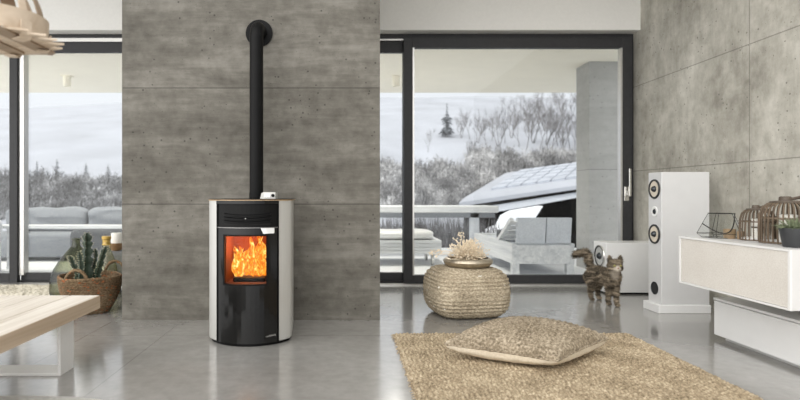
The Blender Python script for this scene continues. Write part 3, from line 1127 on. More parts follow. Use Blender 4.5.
# shaggy rug before left window
sp = []
for i in range(40):
    row = []
    for j in range(90):
        x = -4.9 + 2.07 * j / 89
        y = 5.42 + .6 * i / 39
        e = min(i, 39 - i, j, 89 - j)
        z = .004 + min(1, e / 2) * (.022 + .02 * random.random())
        row.append((x + random.uniform(-.01, .01), y + random.uniform(-.012, .012), z))
    sp.append(row)
mb = MB().grid(sp)
mb.box(-4.88, -2.85, 5.44, 6.0, 0, .012)
tag(mb.build('shag_rug', M['shag'], None, merge=False), 'beige shaggy rug lying in front of the left window', 'rug')

# ------------------------------------------------------------------ hanging lamp
LX, LY = -1.404, 2.2
t = thing('pendant_lamp', 'hanging lamp of bent pale wood strips, top left corner', 'lamp', (LX, LY, 1.63))
R0 = .205
Z0, Z1 = 1.629, 1.708
ring = [(R0 - .012, Z0), (R0, Z0), (R0 + .004, Z1), (R0 - .008, Z1), (R0 - .012, Z0)]
MB().lathe(ring, (LX, LY, 0), 72, cap=False).build('shade_ring', M['ply'], t, True)


def strip(pts, wdt, th, across):
    """flat bent strip: pts path, width direction given per point"""
    mb = MB()
    vs, fs = [], []
    pts = [Vector(p) for p in pts]
    for i, p in enumerate(pts):
        d = (pts[min(i + 1, len(pts) - 1)] - pts[max(0, i - 1)]).normalized()
        a = Vector(across).normalized()
        nn = d.cross(a).normalized()
        for q, r in ((-1, -1), (1, -1), (1, 1), (-1, 1)):
            vs.append(p + a * q * wdt / 2 + nn * r * th / 2)
    k = len(pts)
    for i in range(k - 1):
        for j in range(4):
            fs.append((i * 4 + j, i * 4 + (j + 1) % 4, (i + 1) * 4 + (j + 1) % 4, (i + 1) * 4 + j))
    fs += [(0, 1, 2, 3), (k * 4 - 1, k * 4 - 2, k * 4 - 3, k * 4 - 4)]
    return mb.add(vs, fs)


for k in range(12):                         # bent ribs above the ring
    a = 2 * pi * k / 12 + .12
    ca, sa = cos(a), sin(a)
    pts = []
    for i in range(13):
        u = i / 12
        r = (R0 - .022) * cos(u * pi / 2) + .012
        z = Z0 + .03 + .24 * sin(u * pi / 2)
        pts.append((LX + ca * r, LY + sa * r, z))
    strip(pts, .03 if k % 3 else .055, .005, (-sa, ca, 0)).build('rib', M['ply'] if k % 3 else M['ply_dark'], t, True)
mb = MB()
slat_l = [(-.19, .17), (-.125, .225), (-.06, .255), (.005, .265), (.07, .26), (.135, .22), (.2, .15)]
for off, L in slat_l:                       # pointed base slats
    y = LY + off
    z = Z0 - .006
    w_ = .027
    mb.prism([(LX - L, y, z), (LX - L + .06, y - w_, z), (LX + L - .06, y - w_, z), (LX + L, y, z), (LX + L - .06, y + w_, z), (LX - L + .06, y + w_, z)], (0, 0, -.008))
mb.build('base_slats', M['ply'], t, merge=False)
mb = MB()
for off, L in slat_l[1::2]:
    x = LX + off
    z = Z0 - .014
    mb.prism([(x, LY - L, z), (x - .03, LY - L + .05, z), (x - .03, LY + .18, z), (x, LY + .21, z), (x + .03, LY + .18, z), (x + .03, LY - L + .05, z)], (0, 0, -.008))
mb.build('cross_slats', M['ply_dark'], t, merge=False)
for k in range(6):
    a = 2 * pi * k / 6 - .42
    ca, sa = cos(a), sin(a)
    r = R0 + .008
    pts = [(LX + ca * r, LY + sa * r, Z0 + .035), (LX + ca * r, LY + sa * r, Z0 - .018), (LX + ca * (r - .008), LY + sa * (r - .008), Z0 - .03), (LX + ca * (r - .05), LY + sa * (r - .05), Z0 - .032)]
    strip(pts, .045, .005, (-sa, ca, 0)).build('clip_strip', M['ply'], t)
MB().lathe([(.02, Z0 + .27), (.06, Z0 + .27), (.06, Z0 + .52), (.02, Z0 + .53)], (LX, LY, 0), 24).build('cap', M['ply'], t)
MB().tube([(LX, LY, Z0 + .32), (LX, LY, 3.6)], .004, 6).build('cord', M['black'], t)
MB().ball((LX, LY, Z0 + .13), .04, 14, 8, (1, 1, 1.2)).build('bulb', M['ceramic'], t, True)
MB().tube([(LX, LY, Z0 + .2), (LX, LY, Z0 + .28)], .02, 10).build('bulb_holder', M['black'], t)

# ------------------------------------------------------------------ basket with cactus, bottles, stool
bx, by = P(90, 300, 4.78).x, 4.78
t = thing('seagrass_basket', 'brown seagrass basket with orange flecks and loop handle, holding a cactus', 'basket', (bx, by, 0))
prof = []
N = 44
for i in range(N + 1):
    u = i / N
    r = .13 + (.24 - .13) * (sin(u * pi / 2) ** .75)
    prof.append((r + .005 * sin(i * pi) + .006 * (i % 2), .305 * u))


def weav(x, y, z, a):
    k = 1 + .016 * sin(a * 34 + (int(z / .0139) % 2) * pi)
    return x * k, y * k


mb = MB().lathe(prof, (bx, by, 0), 120, 3.2, rot=.6, cap=False, fn=weav)
mb.lathe([(.222, .305), (.215, .2), (.19, .1), (.12, .02)], (bx, by, 0), 60, 3.2, rot=.6, cap=False)
mb.lathe([(.12, .02), (.135, 0)], (bx, by, 0), 60, 3.2, rot=.6, cap=True)
mb.build('woven_body', M['basket'], t, True, merge=False)
mb = MB()
rimp = []
for j in range(90):
    a = 2 * pi * j / 90
    k = (abs(cos(a)) ** 3.2 + abs(sin(a)) ** 3.2) ** (-1 / 3.2) * .235
    x, y = k * cos(a), k * sin(a)
    rimp.append((bx + x * cos(.6) - y * sin(.6), by + x * sin(.6) + y * cos(.6), .307))
mb.tube(rimp, .012, 8, closed=True).build('rim', M['basket'], t, True)
ha = []
for i in range(17):
    a = pi * i / 16
    ha.append((bx - .012 - .095 * cos(a), by - .22, .26 + .125 * sin(a)))
MB().tube(ha, [.013 + .002 * (i % 2) for i in range(17)], 10).build('handle', M['basket'], t, True)
ha = [(x + .05, by + .43, z) for x, y, z in ha]
MB().tube(ha, .013, 8).build('handle', M['basket'], t, True)
MB().lathe([(.001, .2), (.205, .2), (.195, .16)], (bx, by, 0), 40, 3.2, rot=.6, cap=False).build('soil', M['soil'], t)

t = thing('cactus', 'dark green branching cactus standing in the seagrass basket', 'cactus', (bx, by, .2))


def cact(pts, r, name='stem'):
    pts = [Vector(p) for p in pts]
    path = []
    for i in range(len(pts) - 1):
        for k in range(6):
            path.append(pts[i].lerp(pts[i + 1], k / 6))
    path.append(pts[-1])
    k = len(path)
    mb = MB()
    rr = [max(.003, r * (1 - .35 * i / k) * (1 + .3 * sin(i * 2.1))) for i in range(k)]
    rr[-1] = r * .3
    vs, fs = [], []
    n = 12
    for i, p in enumerate(path):
        for j in range(n):
            a = 2 * pi * j / n
            q = rr[i] * (1.35 if j % 3 == 0 else .72)
            vs.append(p + Vector((cos(a) * q, sin(a) * q, 0)))
    for i in range(k - 1):
        for j in range(n):
            fs.append((i * n + j, i * n + (j + 1) % n, (i + 1) * n + (j + 1) % n, (i + 1) * n + j))
    fs.append(tuple((k - 1) * n + j for j in range(n)))
    o = mb.add(vs, fs).build(name, M['cactus'], t, True)
    s_ = MB()
    for i in range(1, k, 1):
        for j in range(0, n, 3):
            a = 2 * pi * j / n + .1
            p = path[i] + Vector((cos(a), sin(a), 0)) * rr[i] * 1.3
            e = p + Vector((cos(a), sin(a), .4)) * .016
            s_.add([p + Vector((0, 0, .003)), p - Vector((0, 0, .003)), e, p + Vector((.003, .003, 0))], [(0, 1, 2), (0, 2, 3), (1, 3, 2)])
    s_.build('spines', M['spike'], o, merge=False)['kind'] = 'stuff'


def bp(px, py, y=None):
    p = P(px, py, y or by)
    return p


cact([(bx - .03, by, .19), bp(87, 262), bp(87.5, 245), bp(87, 233)], .038)
cact([(bx + .06, by, .19), bp(98, 272), bp(102, 258), bp(105.5, 247)], .023)
cact([(bx - .08, by, .19), bp(77, 272), bp(72, 262), bp(69.5, 256)], .022)
cact([(bx, by + .06, .19), bp(93, 268, by + .05), bp(96, 256, by + .05), bp(95, 249, by + .05)], .017)
cact([(bx - .04, by - .08, .19), bp(81, 265, by - .07), bp(79, 252, by - .07)], .018)


def demijohn(c, H, R, m, label, foil=None):
    t = thing('demijohn_bottle', label, 'bottle', c)
    sc_ = H / .62
    prof = [(.0005, .0), (R * .7, 0), (R * .86, .015), (R, .09 * sc_), (R * .99, .2 * sc_), (R * .86, .31 * sc_), (R * .62, .41 * sc_), (R * .36, .49 * sc_), (.042, .54 * sc_), (.036, .57 * sc_), (.036, .60 * sc_), (.044, .605 * sc_), (.044, .62 * sc_), (.034, .62 * sc_)]
    # smooth the profile
    out = []
    for i in range(len(prof) - 1):
        for k in range(3):
            u = k / 3
            out.append((prof[i][0] * (1 - u) + prof[i + 1][0] * u, prof[i][1] * (1 - u) + prof[i + 1][1] * u))
    out.append(prof[-1])
    MB().lathe(out, c, 40, cap=False).build('glass_body', m, t, True)
    if foil:
        MB().lathe([(.0455, H - .085), (.0375, H - .07), (.0375, H - .03), (.0455, H - .025), (.0455, H + .004), (.001, H + .006)], c, 24, cap=False).build('foil_neck', foil, t, True)


c = P(76, 295, 5.30)
demijohn((c.x, 5.30, 0), .594, .23, M['bottle'], 'large green glass demijohn behind the basket, near the window')
c = P(106.5, 295, 5.62)
demijohn((c.x, 5.62, 0), .585, .11, M['bottle_clear'], 'clear glass demijohn with yellow foil neck, behind the cactus', M['cork'])
# stool and the pot on it
t = thing('upholstered_stool', 'dark grey upholstered stool half hidden by the chimney wall, beside the basket', 'stool', (-2.05, 5.85, 0))
soft_box(-2.52, -1.75, 5.745, 6.02, .05, .42, 0).build('upholstery', M['stool'], t, True)
for x in (-2.42, -1.85):
    for y in (5.78, 5.96):
        MB().box(x - .02, x + .02, y - .02, y + .02, 0, .09).build('foot', M['black'], t)
c = P(116.5, 254, 5.86)
t = thing('wooden_bowl', 'small brown wooden bowl on the dark grey stool, holding a white candle', 'bowl', (c.x, 5.86, .42))
MB().lathe([(.03, .42), (.045, .421), (.072, .455), (.078, .50), (.07, .50), (.06, .46), (.001, .45)], (c.x, 5.86, 0), 28, cap=False).build('body', M['terracotta'], t, True)
t = thing('pillar_candle', 'white pillar candle in the brown wooden bowl beside the chimney wall', 'candle', (c.x, 5.86, .45))
MB().lathe([(.055, .452), (.055, .60), (.05, .606), (.001, .602)], (c.x, 5.86, 0), 28).build('wax', M['candle'], t, True)
MB().tube([(c.x, 5.86, .60), (c.x + .003, 5.86, .618)], .002, 5).build('wick', M['black'], t)

# ------------------------------------------------------------------ pouf with bowl and flowers
px_, py_ = 1.027, 4.70
t = tag(bpy.data.objects.new('woven_pouf', None), 'square braided seagrass pouf carrying a metal bowl, near the sliding door', 'pouf')
COL.objects.link(t); t.location = (px_, py_, 0)
mb = MB()
hx_, hz = .312, .200
nu, nv = 240, 120
rot = math.radians(9)
vs, fs = [], []
for i in range(nv + 1):
    th = -pi / 2 + pi * i / nv
    ct, s_t = cos(th), sin(th)
    cz = math.copysign(abs(s_t) ** .6, s_t)
    cr = abs(ct) ** .34
    for j in range(nu):
        a = 2 * pi * j / nu
        k = (abs(cos(a)) ** 4.2 + abs(sin(a)) ** 4.2) ** (-1 / 4.2)
        z0_ = cz * hz
        rowf = (z0_ + hz) / .030 if cr > .9 else (cr * .34) / .030
        row = math.floor(rowf)
        rid = abs(sin(pi * rowf)) ** .6
        br = abs(sin(a * 40 + row * 1.3 + rowf * 1.2))
        dsp = .010 * rid + .007 * rid * br + .003 * noise.noise(Vector((cos(a) * 6, sin(a) * 6, z0_ * 20)))
        bulge = 1 + .06 * (1 - (z0_ / hz) ** 2)
        r = (hx_ * .94 * bulge * cr) * k + dsp
        z = z0_ + hz + (dsp - .012) * cz
        x, y = r * cos(a), r * sin(a) * .95
        vs.append((px_ + x * cos(rot) - y * sin(rot), py_ + x * sin(rot) + y * cos(rot), max(0.0, z)))
for i in range(nv):
    for j in range(nu):
        fs.append((i * nu + j, i * nu + (j + 1) % nu, (i + 1) * nu + (j + 1) % nu, (i + 1) * nu + j))
mb.add(vs, fs).build('braided_cover', M['jute_pouf'], t, True, angle=0)
BZ = .396
bc = (1.047, 4.69, BZ)
t = thing('metal_bowl', 'flat hammered champagne metal bowl on the woven pouf', 'bowl', bc)
MB().lathe([(.001, .0), (.12, 0), (.165, .008), (.195, .028), (.207, .05), (.2, .068), (.185, .078), (.172, .081), (.172, .077), (.185, .066), (.19, .05), (.17, .025), (.001, .015)], bc, 56, cap=False).build('body', M['champagne'], t, True)
r6 = random.Random(4)
t = thing('dried_flower_bunch', 'curly beige dried flower bunch in the metal bowl on the pouf', 'flowers', (bc[0], bc[1], BZ + .03))
mb = MB()
fc = Vector((bc[0] - .005, bc[1], BZ + .10))
for k in range(420):
    a, e = r6.uniform(0, 2 * pi), r6.uniform(-.25, 1)
    d = Vector((cos(a) * cos(e * 1.5), sin(a) * cos(e * 1.5), sin(e * 1.5)))
    L = r6.uniform(.07, .15)
    d = Vector((d.x * 1.25, d.y * 1.1, d.z * .9))
    p0 = fc + Vector((d.x * .03, d.y * .03, 0))
    sw = Vector((r6.uniform(-1, 1), r6.uniform(-1, 1), r6.uniform(-1, 1))) * .035
    p1 = fc + d * L * .55 + sw
    p2 = fc + d * L + sw * .4
    mb.tube([p0, p1, p2], [.0018, .0022, .0028], 3, cap=False)
    mb.ball(p2, r6.uniform(.004, .0075), 5, 3)
for (tx, ty) in ((459, 234), (463, 235), (433, 251), (437, 250), (441, 252), (431, 254), (437, 255), (474, 240), (481, 246), (455, 240)):
    q = P(tx, ty, bc[1] - .02)
    mb.tube([fc, fc.lerp(q, .5) + Vector((0, 0, .012)), q], .0016, 3, cap=False)
    for _ in range(7):
        w_ = q + Vector((r6.uniform(-1, 1), r6.uniform(-1, 1), r6.uniform(-1, 1))) * .02
        mb.tube([q, w_], .0012, 3, cap=False)
        mb.ball(w_, .006, 5, 3)
mb.build('flower_heads', M['dried'], t, merge=False)
t = thing('seed_pods', 'small dark seed pods at the right side of the metal bowl', 'seed pods', (bc[0] + .13, bc[1], BZ + .06))
mb = MB()
for k in range(16):
    mb.ball((bc[0] + .135 + r6.uniform(-.035, .03), bc[1] + r6.uniform(-.06, .06), BZ + .073 + r6.uniform(-.02, .012)), r6.uniform(.009, .015), 7, 5, (1.4, 1, .8))
mb.build('pods', M['cone_bits'], t, merge=False)['kind'] = 'stuff'

# ------------------------------------------------------------------ jute rug and cushion
RX0, RX1, RY1 = .352, 2.045, 3.985
t = thing('jute_rug', 'large braided natural jute rug on the floor under the cushion', 'rug', (1.2, 2.6, 0))
rows = []
ny, nx = 330, 330
for i in range(ny + 1):
    y = 1.75 + (RY1 - 1.75) * i / ny
    row = []
    for j in range(nx + 1):
        x = RX0 + (RX1 - RX0) * j / nx
        u = (x + .004 * sin(y * 40)) / .026
        br = sin(2 * pi * (y / .034 + .5 * (int(u) % 2)))
        z = .011 + .007 * abs(sin(pi * u)) ** .7 + .004 * br * abs(sin(pi * u)) + .005 * noise.noise(Vector((x * 22, y * 22, 0))) + .004 * noise.noise(Vector((x * 60, y * 60, 4)))
        e = min(j, nx - j, ny - i)
        if e < 3:
            z *= e / 3
        dx = .008 * noise.noise(Vector((y * 14, 7, 0 if j < nx / 2 else 3)))
        dy = .009 * noise.noise(Vector((x * 8, 2, 9)))
        row.append((x + dx, y + dy, max(.0, z)))
    rows.append(row)
mb = MB().grid(rows)
mb.add([(RX0 + .02, 1.75, .0), (RX1 - .02, 1.75, 0), (RX1 - .02, RY1 - .02, 0), (RX0 + .02, RY1 - .02, 0)], [(0, 1, 2, 3)])
mb.build('braided_mat', M['jute'], t, True, merge=False, angle=0)
mb = MB()
for k in range(60):
    y = 2.6 + 1.38 * k / 60 + r6.uniform(-.01, .01)
    L = r6.uniform(.008, .03)
    p = Vector((RX0 + .006, y, .009))
    e = p + Vector((-L, r6.uniform(-.015, .015), -.004))
    mb.tube([p, p.lerp(e, .5) + Vector((0, 0, .004)), e], [.004, .003, .0015], 4)
mb.build('fringe', M['jute'], t, merge=False)['kind'] = 'stuff'

cl, cf, cr_ = Vector((.602, 3.32)), Vector((1.172, 3.04)), Vector((1.638, 3.44))
cb = cl + cr_ - cf
cen = (cl + cr_) / 2
t = tag(bpy.data.objects.new('floor_cushion', None), 'large woven jute cushion with linen back, lying on the jute rug', 'cushion')
COL.objects.link(t); t.location = (cen.x, cen.y, .013)


def cush(u, v, top):
    # u,v in -1..1
    pinch = 1 - .055 * ((1 - u * u) * abs(v) ** 3)
    pinch2 = 1 - .055 * ((1 - v * v) * abs(u) ** 3)
    uu, vv = (u * pinch2 + 1) / 2, (v * pinch + 1) / 2
    p = (cl * (1 - uu) + cf * uu) * (1 - vv) + (cb * (1 - uu) + cr_ * uu) * vv
    m = max(0.0, (1 - u * u) * (1 - v * v))
    # side height: corners a bit lower in front
    hs = .092 + .018 * (1 - uu) + .02 * vv - .012 * (1 - abs(u)) * 0
    if top:
        z = hs + .125 * m ** .42
        rr_ = v * 34
        z += .007 * abs(sin(rr_)) ** .7 + .004 * sin(u * 60 + int(rr_ / pi) * 1.6) + .004 * noise.noise(Vector((u * 5, v * 5, 1)))
    else:
        z = hs - (hs - .016) * min(1, m ** .30 * 1.06)
        z -= .004 * noise.noise(Vector((u * 9, v * 9, 1))) * (m < .4)
        z = max(.0155, z)
    return (p.x, p.y, z)


n = 130
MB().grid([[cush(-1 + 2 * j / n, -1 + 2 * i / n, True) for j in range(n + 1)] for i in range(n + 1)]).build('woven_cover', M['jute_cush'], t, True, angle=0)
MB().grid([[cush(-1 + 2 * j / n, -1 + 2 * i / n, False) for j in range(n + 1)] for i in range(n + 1)]).build('linen_back', M['linen'], t, True, angle=0)
ed = [cush(-1 + 2 * j / 60, -1, False) for j in range(60)] + [cush(1, -1 + 2 * j / 60, False) for j in range(60)] + [cush(1 - 2 * j / 60, 1, False) for j in range(60)] + [cush(-1, 1 - 2 * j / 60, False) for j in range(60)]
MB().tube(ed, .006, 6, closed=True).build('seam', M['jute_cush'], t, True)


# ------------------------------------------------------------------ speaker and subwoofer
def driver(mb_parent, c, R, flip_depth=.03, names=True, cone=None):
    """driver facing -X: parts parented under a ring"""
    def lx(prof, n=36):
        m_ = MB().lathe(prof, (0, 0, 0), n, cap=False)
        o_ = MB()
        o_.add([Vector((c[0] - v[2], c[1] + v[0], c[2] + v[1])) for v in m_.v], m_.f)
        return o_
    rg = lx([(R, -.002), (R, .006), (R * .97, .011), (R * .93, .011), (R * .91, .004), (R * .91, -.002)]).build('driver_ring', M['rubber'], mb_parent, True)
    lx([(R * .92, .006), (R * .89, .011), (R * .84, .011), (R * .80, .003)]).build('surround', M['rubber'], rg, True)
    if cone: rg.data.materials[0] = M['chrome']
    lx([(R * .81, .004), (R * .5, .003), (R * .3, .0025)]).build('cone', cone or M['cone'], rg, True)
    lx([(R * .32, .002), (R * .3, .012), (R * .2, .026), (R * .08, .032), (.0005, .033)]).build('dust_cap', M['dustcap'], rg, True)


sx0, sx1, sy0, sy1 = 2.70, 3.11, 4.72, 4.925
t = thing('floor_speaker', 'tall white floor standing loudspeaker against the right concrete wall', 'speaker', (2.9, 4.82, 0))
MB().box(sx0, sx1, sy0, sy1, .05, 1.2, .006).build('cabinet', M['speakerwhite'], t)
MB().box(sx0 - .035, sx1, sy0 - .02, sy1 + .02, 0, .07, .004).build('plinth', M['white'], t)
scy = (sy0 + sy1) / 2
for pyy in (189, 234):
    z = P(656, pyy, scy).z
    driver(t, (sx0, scy, z), .085)
z = P(656, 211.5, scy).z
def faceX(prof, c, n=28):
    m_ = MB().lathe(prof, (0, 0, 0), n, cap=False)
    return MB().add([Vector((c[0] - v[2], c[1] + v[0], c[2] + v[1])) for v in m_.v], m_.f)
tw = faceX([(.045, -.001), (.045, .004), (.042, .006), (.022, .003)], (sx0, scy, z)).build('tweeter', M['ceramic'], t, True)
faceX([(.024, .004), (.016, .012), (.0005, .015)], (sx0, scy, z)).build('dome', M['dustcap'], tw, True)
z = P(656, 288, scy).z
bp_ = faceX([(.055, -.001), (.055, .005), (.048, .006), (.046, .001)], (sx0, scy, z)).build('bass_port', M['dustcap'], t, True)
faceX([(.047, .002), (.0005, .002)], (sx0, scy, z)).build('port_opening', M['rubber'], bp_)

t = thing('subwoofer', 'white cube subwoofer on the floor behind the cat', 'speaker', (2.95, 5.75, 0))
MB().box(2.645, 3.24, 5.60, 5.88, .018, .522, .006).build('cabinet', M['white'], t)
MB().box(2.67, 3.22, 5.62, 5.86, 0, .019).build('base', M['black'], t)
driver(t, (2.645, 5.74, .375), .115, cone=M['alu'])

# ------------------------------------------------------------------ sideboards
t = thing('wall_cabinet', 'white wall hung cabinet with an ivory fabric front, upper one on the right', 'cabinet', (2.8, 3.4, .391))
ux0, uy0, uy1, uz0, uz1 = 2.35, 2.925, 3.895, .391, .7145
MB().box(ux0 + .012, WX, uy0, uy1, uz0, uz1, .002).build('carcass', M['sidewhite'], t)
rimm = MB()
rimm.box(ux0, ux0 + .012, uy0, uy1, uz1 - .012, uz1)
rimm.box(ux0, ux0 + .012, uy0, uy1, uz0, uz0 + .012)
rimm.box(ux0, ux0 + .012, uy0, uy0 + .014, uz0 + .012, uz1 - .012)
rimm.box(ux0, ux0 + .012, uy1 - .014, uy1, uz0 + .012, uz1 - .012)
rimm.build('front_rim', M['white'], t, merge=False)
MB().box(ux0 + .005, ux0 + .0125, uy0 + .015, uy1 - .015, uz0 + .013, uz1 - .013, .002).build('fabric_door', M['fabric'], t)
t = thing('low_cabinet', 'long low white lacquered cabinet on the floor under the wall cabinet', 'cabinet', (2.9, 2.9, 0))
lx0, ly0, ly1 = 2.59, 1.4, 3.885
MB().box(lx0 + .018, WX - .002, ly0, ly1, .03, .272).build('carcass', M['sidewhite'], t)
MB().box(lx0 - .003, WX - .002, ly0, ly1 + .003, .272, .288, .002).build('top_panel', M['white'], t)
for a, b in ((1.402, 2.19), (2.194, ly1)):
    MB().box(lx0, lx0 + .018, a, b, .03, .266, .003).build('drawer_front', M['white'], t)
MB().box(lx0 + .05, WX - .002, ly0 + .05, ly1 - .045, 0, .03).build('plinth', M['grey_side'], t)

UZ = uz1
# terrarium lantern of wire and glass
c = Vector((2.545, 3.74, UZ))
t = thing('glass_terrarium', 'geometric glass terrarium with dark wire edges, far end of the wall cabinet', 'terrarium', c)
nb = 5
bot = [c + Vector((.118 * cos(2 * pi * k / nb + .2), .1 * sin(2 * pi * k / nb + .2), .003)) for k in range(nb)]
mid = [c + Vector((.148 * cos(2 * pi * k / nb + .2), .125 * sin(2 * pi * k / nb + .2), .03)) for k in range(nb)]
top_ = [c + Vector((.08 * cos(2 * pi * k / nb + .2), .07 * sin(2 * pi * k / nb + .2), .165)) for k in range(nb)]
mb = MB()
for rgn, wr in ((bot, .0017), (mid, .0017), (top_, .003)):
    mb.tube(rgn, wr, 6, closed=True)
for k in range(nb):
    mb.tube([bot[k], mid[k], top_[k]], .0016, 6)
mb.build('wire_frame', M['wire'], t, True, merge=False)
mb = MB()
for k in range(nb):
    j = (k + 1) % nb
    mb.add([bot[k], bot[j], mid[j], mid[k]], [(0, 1, 2, 3)])
    mb.add([mid[k], mid[j], top_[j], top_[k]], [(0, 1, 2, 3)])
mb.add(bot, [tuple(range(nb))])
mb.build('glass_panels', M['terra_glass'], t)
pth = []
for i in range(15):
    u = i / 14
    p = (c + Vector((-.145, -.02, .1))).lerp(c + Vector((.075, -.02, .165)), u)
    p = p + Vector((0, -.09 * sin(pi * u), -.105 * sin(pi * u) * (1 - .25 * u)))
    pth.append(p)
MB().tube(pth, .0038, 6).build('carry_handle', M['wire'], t, True)


def votive(px, py0, py1, Y, r, label):
    p = P(px, py1, Y)
    H = (py1 - py0) / F * Y
    t = thing('wooden_candle_cup', label, 'candle holder', (p.x, Y, UZ), 'small wooden candle cups')
    MB().lathe([(.001, 0), (r * .86, 0), (r * .95, H * .1), (r, H), (r * .84, H), (r * .8, H * .6), (.001, H * .6)], (p.x, Y, UZ), 20, cap=False).build('cup', M['tealight'], t, True)
    MB().lathe([(r * .78, H * .6), (r * .78, H * .92), (.001, H * .93)], (p.x, Y, UZ), 16, cap=False).build('wax', M['candle'], t, True)


votive(729.5, 229, 238.5, 3.68, .036, 'wider wooden candle cup beside the glass terrarium')
votive(740.5, 231, 239, 3.62, .02, 'narrower wooden candle cup beside the smaller bamboo lantern')


def lantern(c, R, H, label, nrod):
    t = thing('bamboo_lantern', label, 'lantern', c, 'bamboo lanterns on the wall cabinet')
    c = Vector(c)
    bz = .018
    MB().lathe([(.001, 0), (R * .93, 0), (R * .95, bz), (.001, bz)], c, 32).build('base', M['ceramic'], t)
    mb = MB()
    sh = H * .80
    for k in range(nrod):
        a = 2 * pi * k / nrod
        d_ = Vector((cos(a), sin(a), 0))
        jit = random.uniform(-.002, .002)
        pts = [c + d_ * (R + jit) + Vector((0, 0, .004)), c + d_ * (R * 1.03 + jit) + Vector((0, 0, sh * .35)), c + d_ * R + Vector((0, 0, sh * .7)),
               c + d_ * R * .9 + Vector((0, 0, sh * .88)), c + d_ * R * .72 + Vector((0, 0, sh * .97)), c + d_ * R * .5 + Vector((0, 0, sh * 1.01))]
        mb.tube(pts, R * .035, 5)
    for zf, q in ((.04, 1.0), (.62, 1.0)):
        mb.tube([c + Vector((cos(2 * pi * k / 40) * R * .97, sin(2 * pi * k / 40) * R * .97, sh * zf)) for k in range(40)], R * .05, 6, closed=True)
    mb.build('rod_cage', M['bamboo'], t, True, merge=False)
    ld = MB().lathe([(.001, sh * .985), (R * .66, sh * .985), (R * .68, sh * 1.0), (R * .64, sh * 1.035), (R * .25, sh * 1.05), (.001, sh * 1.05)], c, 32).build('lid', M['lid'], t, True)
    MB().lathe([(R * .24, sh * 1.04), (R * .22, sh * 1.13), (R * .18, sh * 1.15), (.001, sh * 1.15)], c + Vector((-R * .12, 0, 0)), 20).build('knob', M['lid'], ld, True)
    MB().tube([c + Vector((-R * .02, -R * .15, sh * 1.08)), c + Vector((R * .5, -R * .2, sh * 1.14)), c + Vector((R * 1.05, -R * .1, sh * 1.15))], [R * .06, R * .075, R * .06], 8).build('handle', M['lid'], ld, True)
    MB().lathe([(.001, .018), (R * .34, .018), (R * .34, H * .56), (R * .3, H * .57), (.001, H * .565)], c, 24, cap=False).build('candle', M['candle'], t, True)
    MB().lathe([(R * .36, H * .33), (R * .36, H * .37)], c, 24, cap=False).build('candle_band', M['lid'], t)


lantern((P(757.5, 241, 3.5).x, 3.5, UZ), .092, .245, 'smaller bamboo rod lantern with a white candle, left of the larger one', 26)
lantern((P(788, 243, 3.28).x, 3.28, UZ), .136, .305, 'larger bamboo rod lantern with a white candle, behind the potted plant', 34)
c = Vector((P(795, 247, 3.06).x, 3.06, UZ))
t = thing('potted_plant', 'small spiky grey-green plant in a dark pot on the wall cabinet', 'plant', c)
MB().lathe([(.001, 0), (.052, 0), (.056, .004), (.072, .1), (.072, .106), (.064, .106), (.06, .09), (.001, .09)], c, 32, cap=False).build('pot', M['darkpot'], t, True)
MB().lathe([(.063, .088), (.001, .094)], c, 20, cap=False).build('soil', M['soil'], t)
mb = MB()
for k in range(150):
    a, e = random.uniform(0, 2 * pi), random.uniform(.15, 1.35)
    L = random.uniform(.05, .105)
    d_ = Vector((cos(a) * cos(e), sin(a) * cos(e), sin(e)))
    p0 = c + Vector((cos(a) * .035 * random.random(), sin(a) * .035 * random.random(), .088))
    p1 = p0 + d_ * L * .5 + Vector((0, 0, .006))
    p2 = p0 + d_ * L + Vector((0, 0, -.006))
    sd = Vector((-sin(a), cos(a), 0)) * .0045
    mb.add([p0 - sd * .6, p0 + sd * .6, p1 + sd, p1 - sd, p2, p1 - Vector((0, 0, .003)), p1 + Vector((0, 0, .003))], [(0, 1, 2, 6, 3), (3, 6, 4), (6, 2, 4), (0, 3, 5), (0, 5, 1), (1, 5, 2), (3, 4, 5), (2, 5, 4)])
mb.build('leaves', M['leaf'], t, merge=False)

# ------------------------------------------------------------------ the cat
CO = Vector((2.44, 5.15, 0))
CAT_PATCHES = [((-.026, -.25, .347), .04, (.66, .59, .50)), ((-.024, -.225, .30), .07, (.50, .44, .36))]
t = tag(bpy.data.objects.new('tabby_cat', None), 'long haired brown tabby cat walking towards the camera with raised tail', 'cat')
COL.objects.link(t); t.location = CO
mb = MB()


def ell(x, y, z, rx, ry, rz, M4=None):
    mb.ball(CO + Vector((x, y, z)), 1.0, 20, 12, (rx, ry, rz), M4)


def limb(pts, rs):
    path, rr = [], []
    for i in range(len(pts) - 1):
        for k in range(6):
            path.append(CO + Vector(pts[i]).lerp(Vector(pts[i + 1]), k / 6)); rr.append(rs[i] + (rs[i + 1] - rs[i]) * k / 6)
    path.append(CO + Vector(pts[-1])); rr.append(rs[-1])
    mb.tube(path, rr, 12)
    mb.ball(path[-1], rr[-1], 10, 6)
    mb.ball(path[0], rr[0], 10, 6)


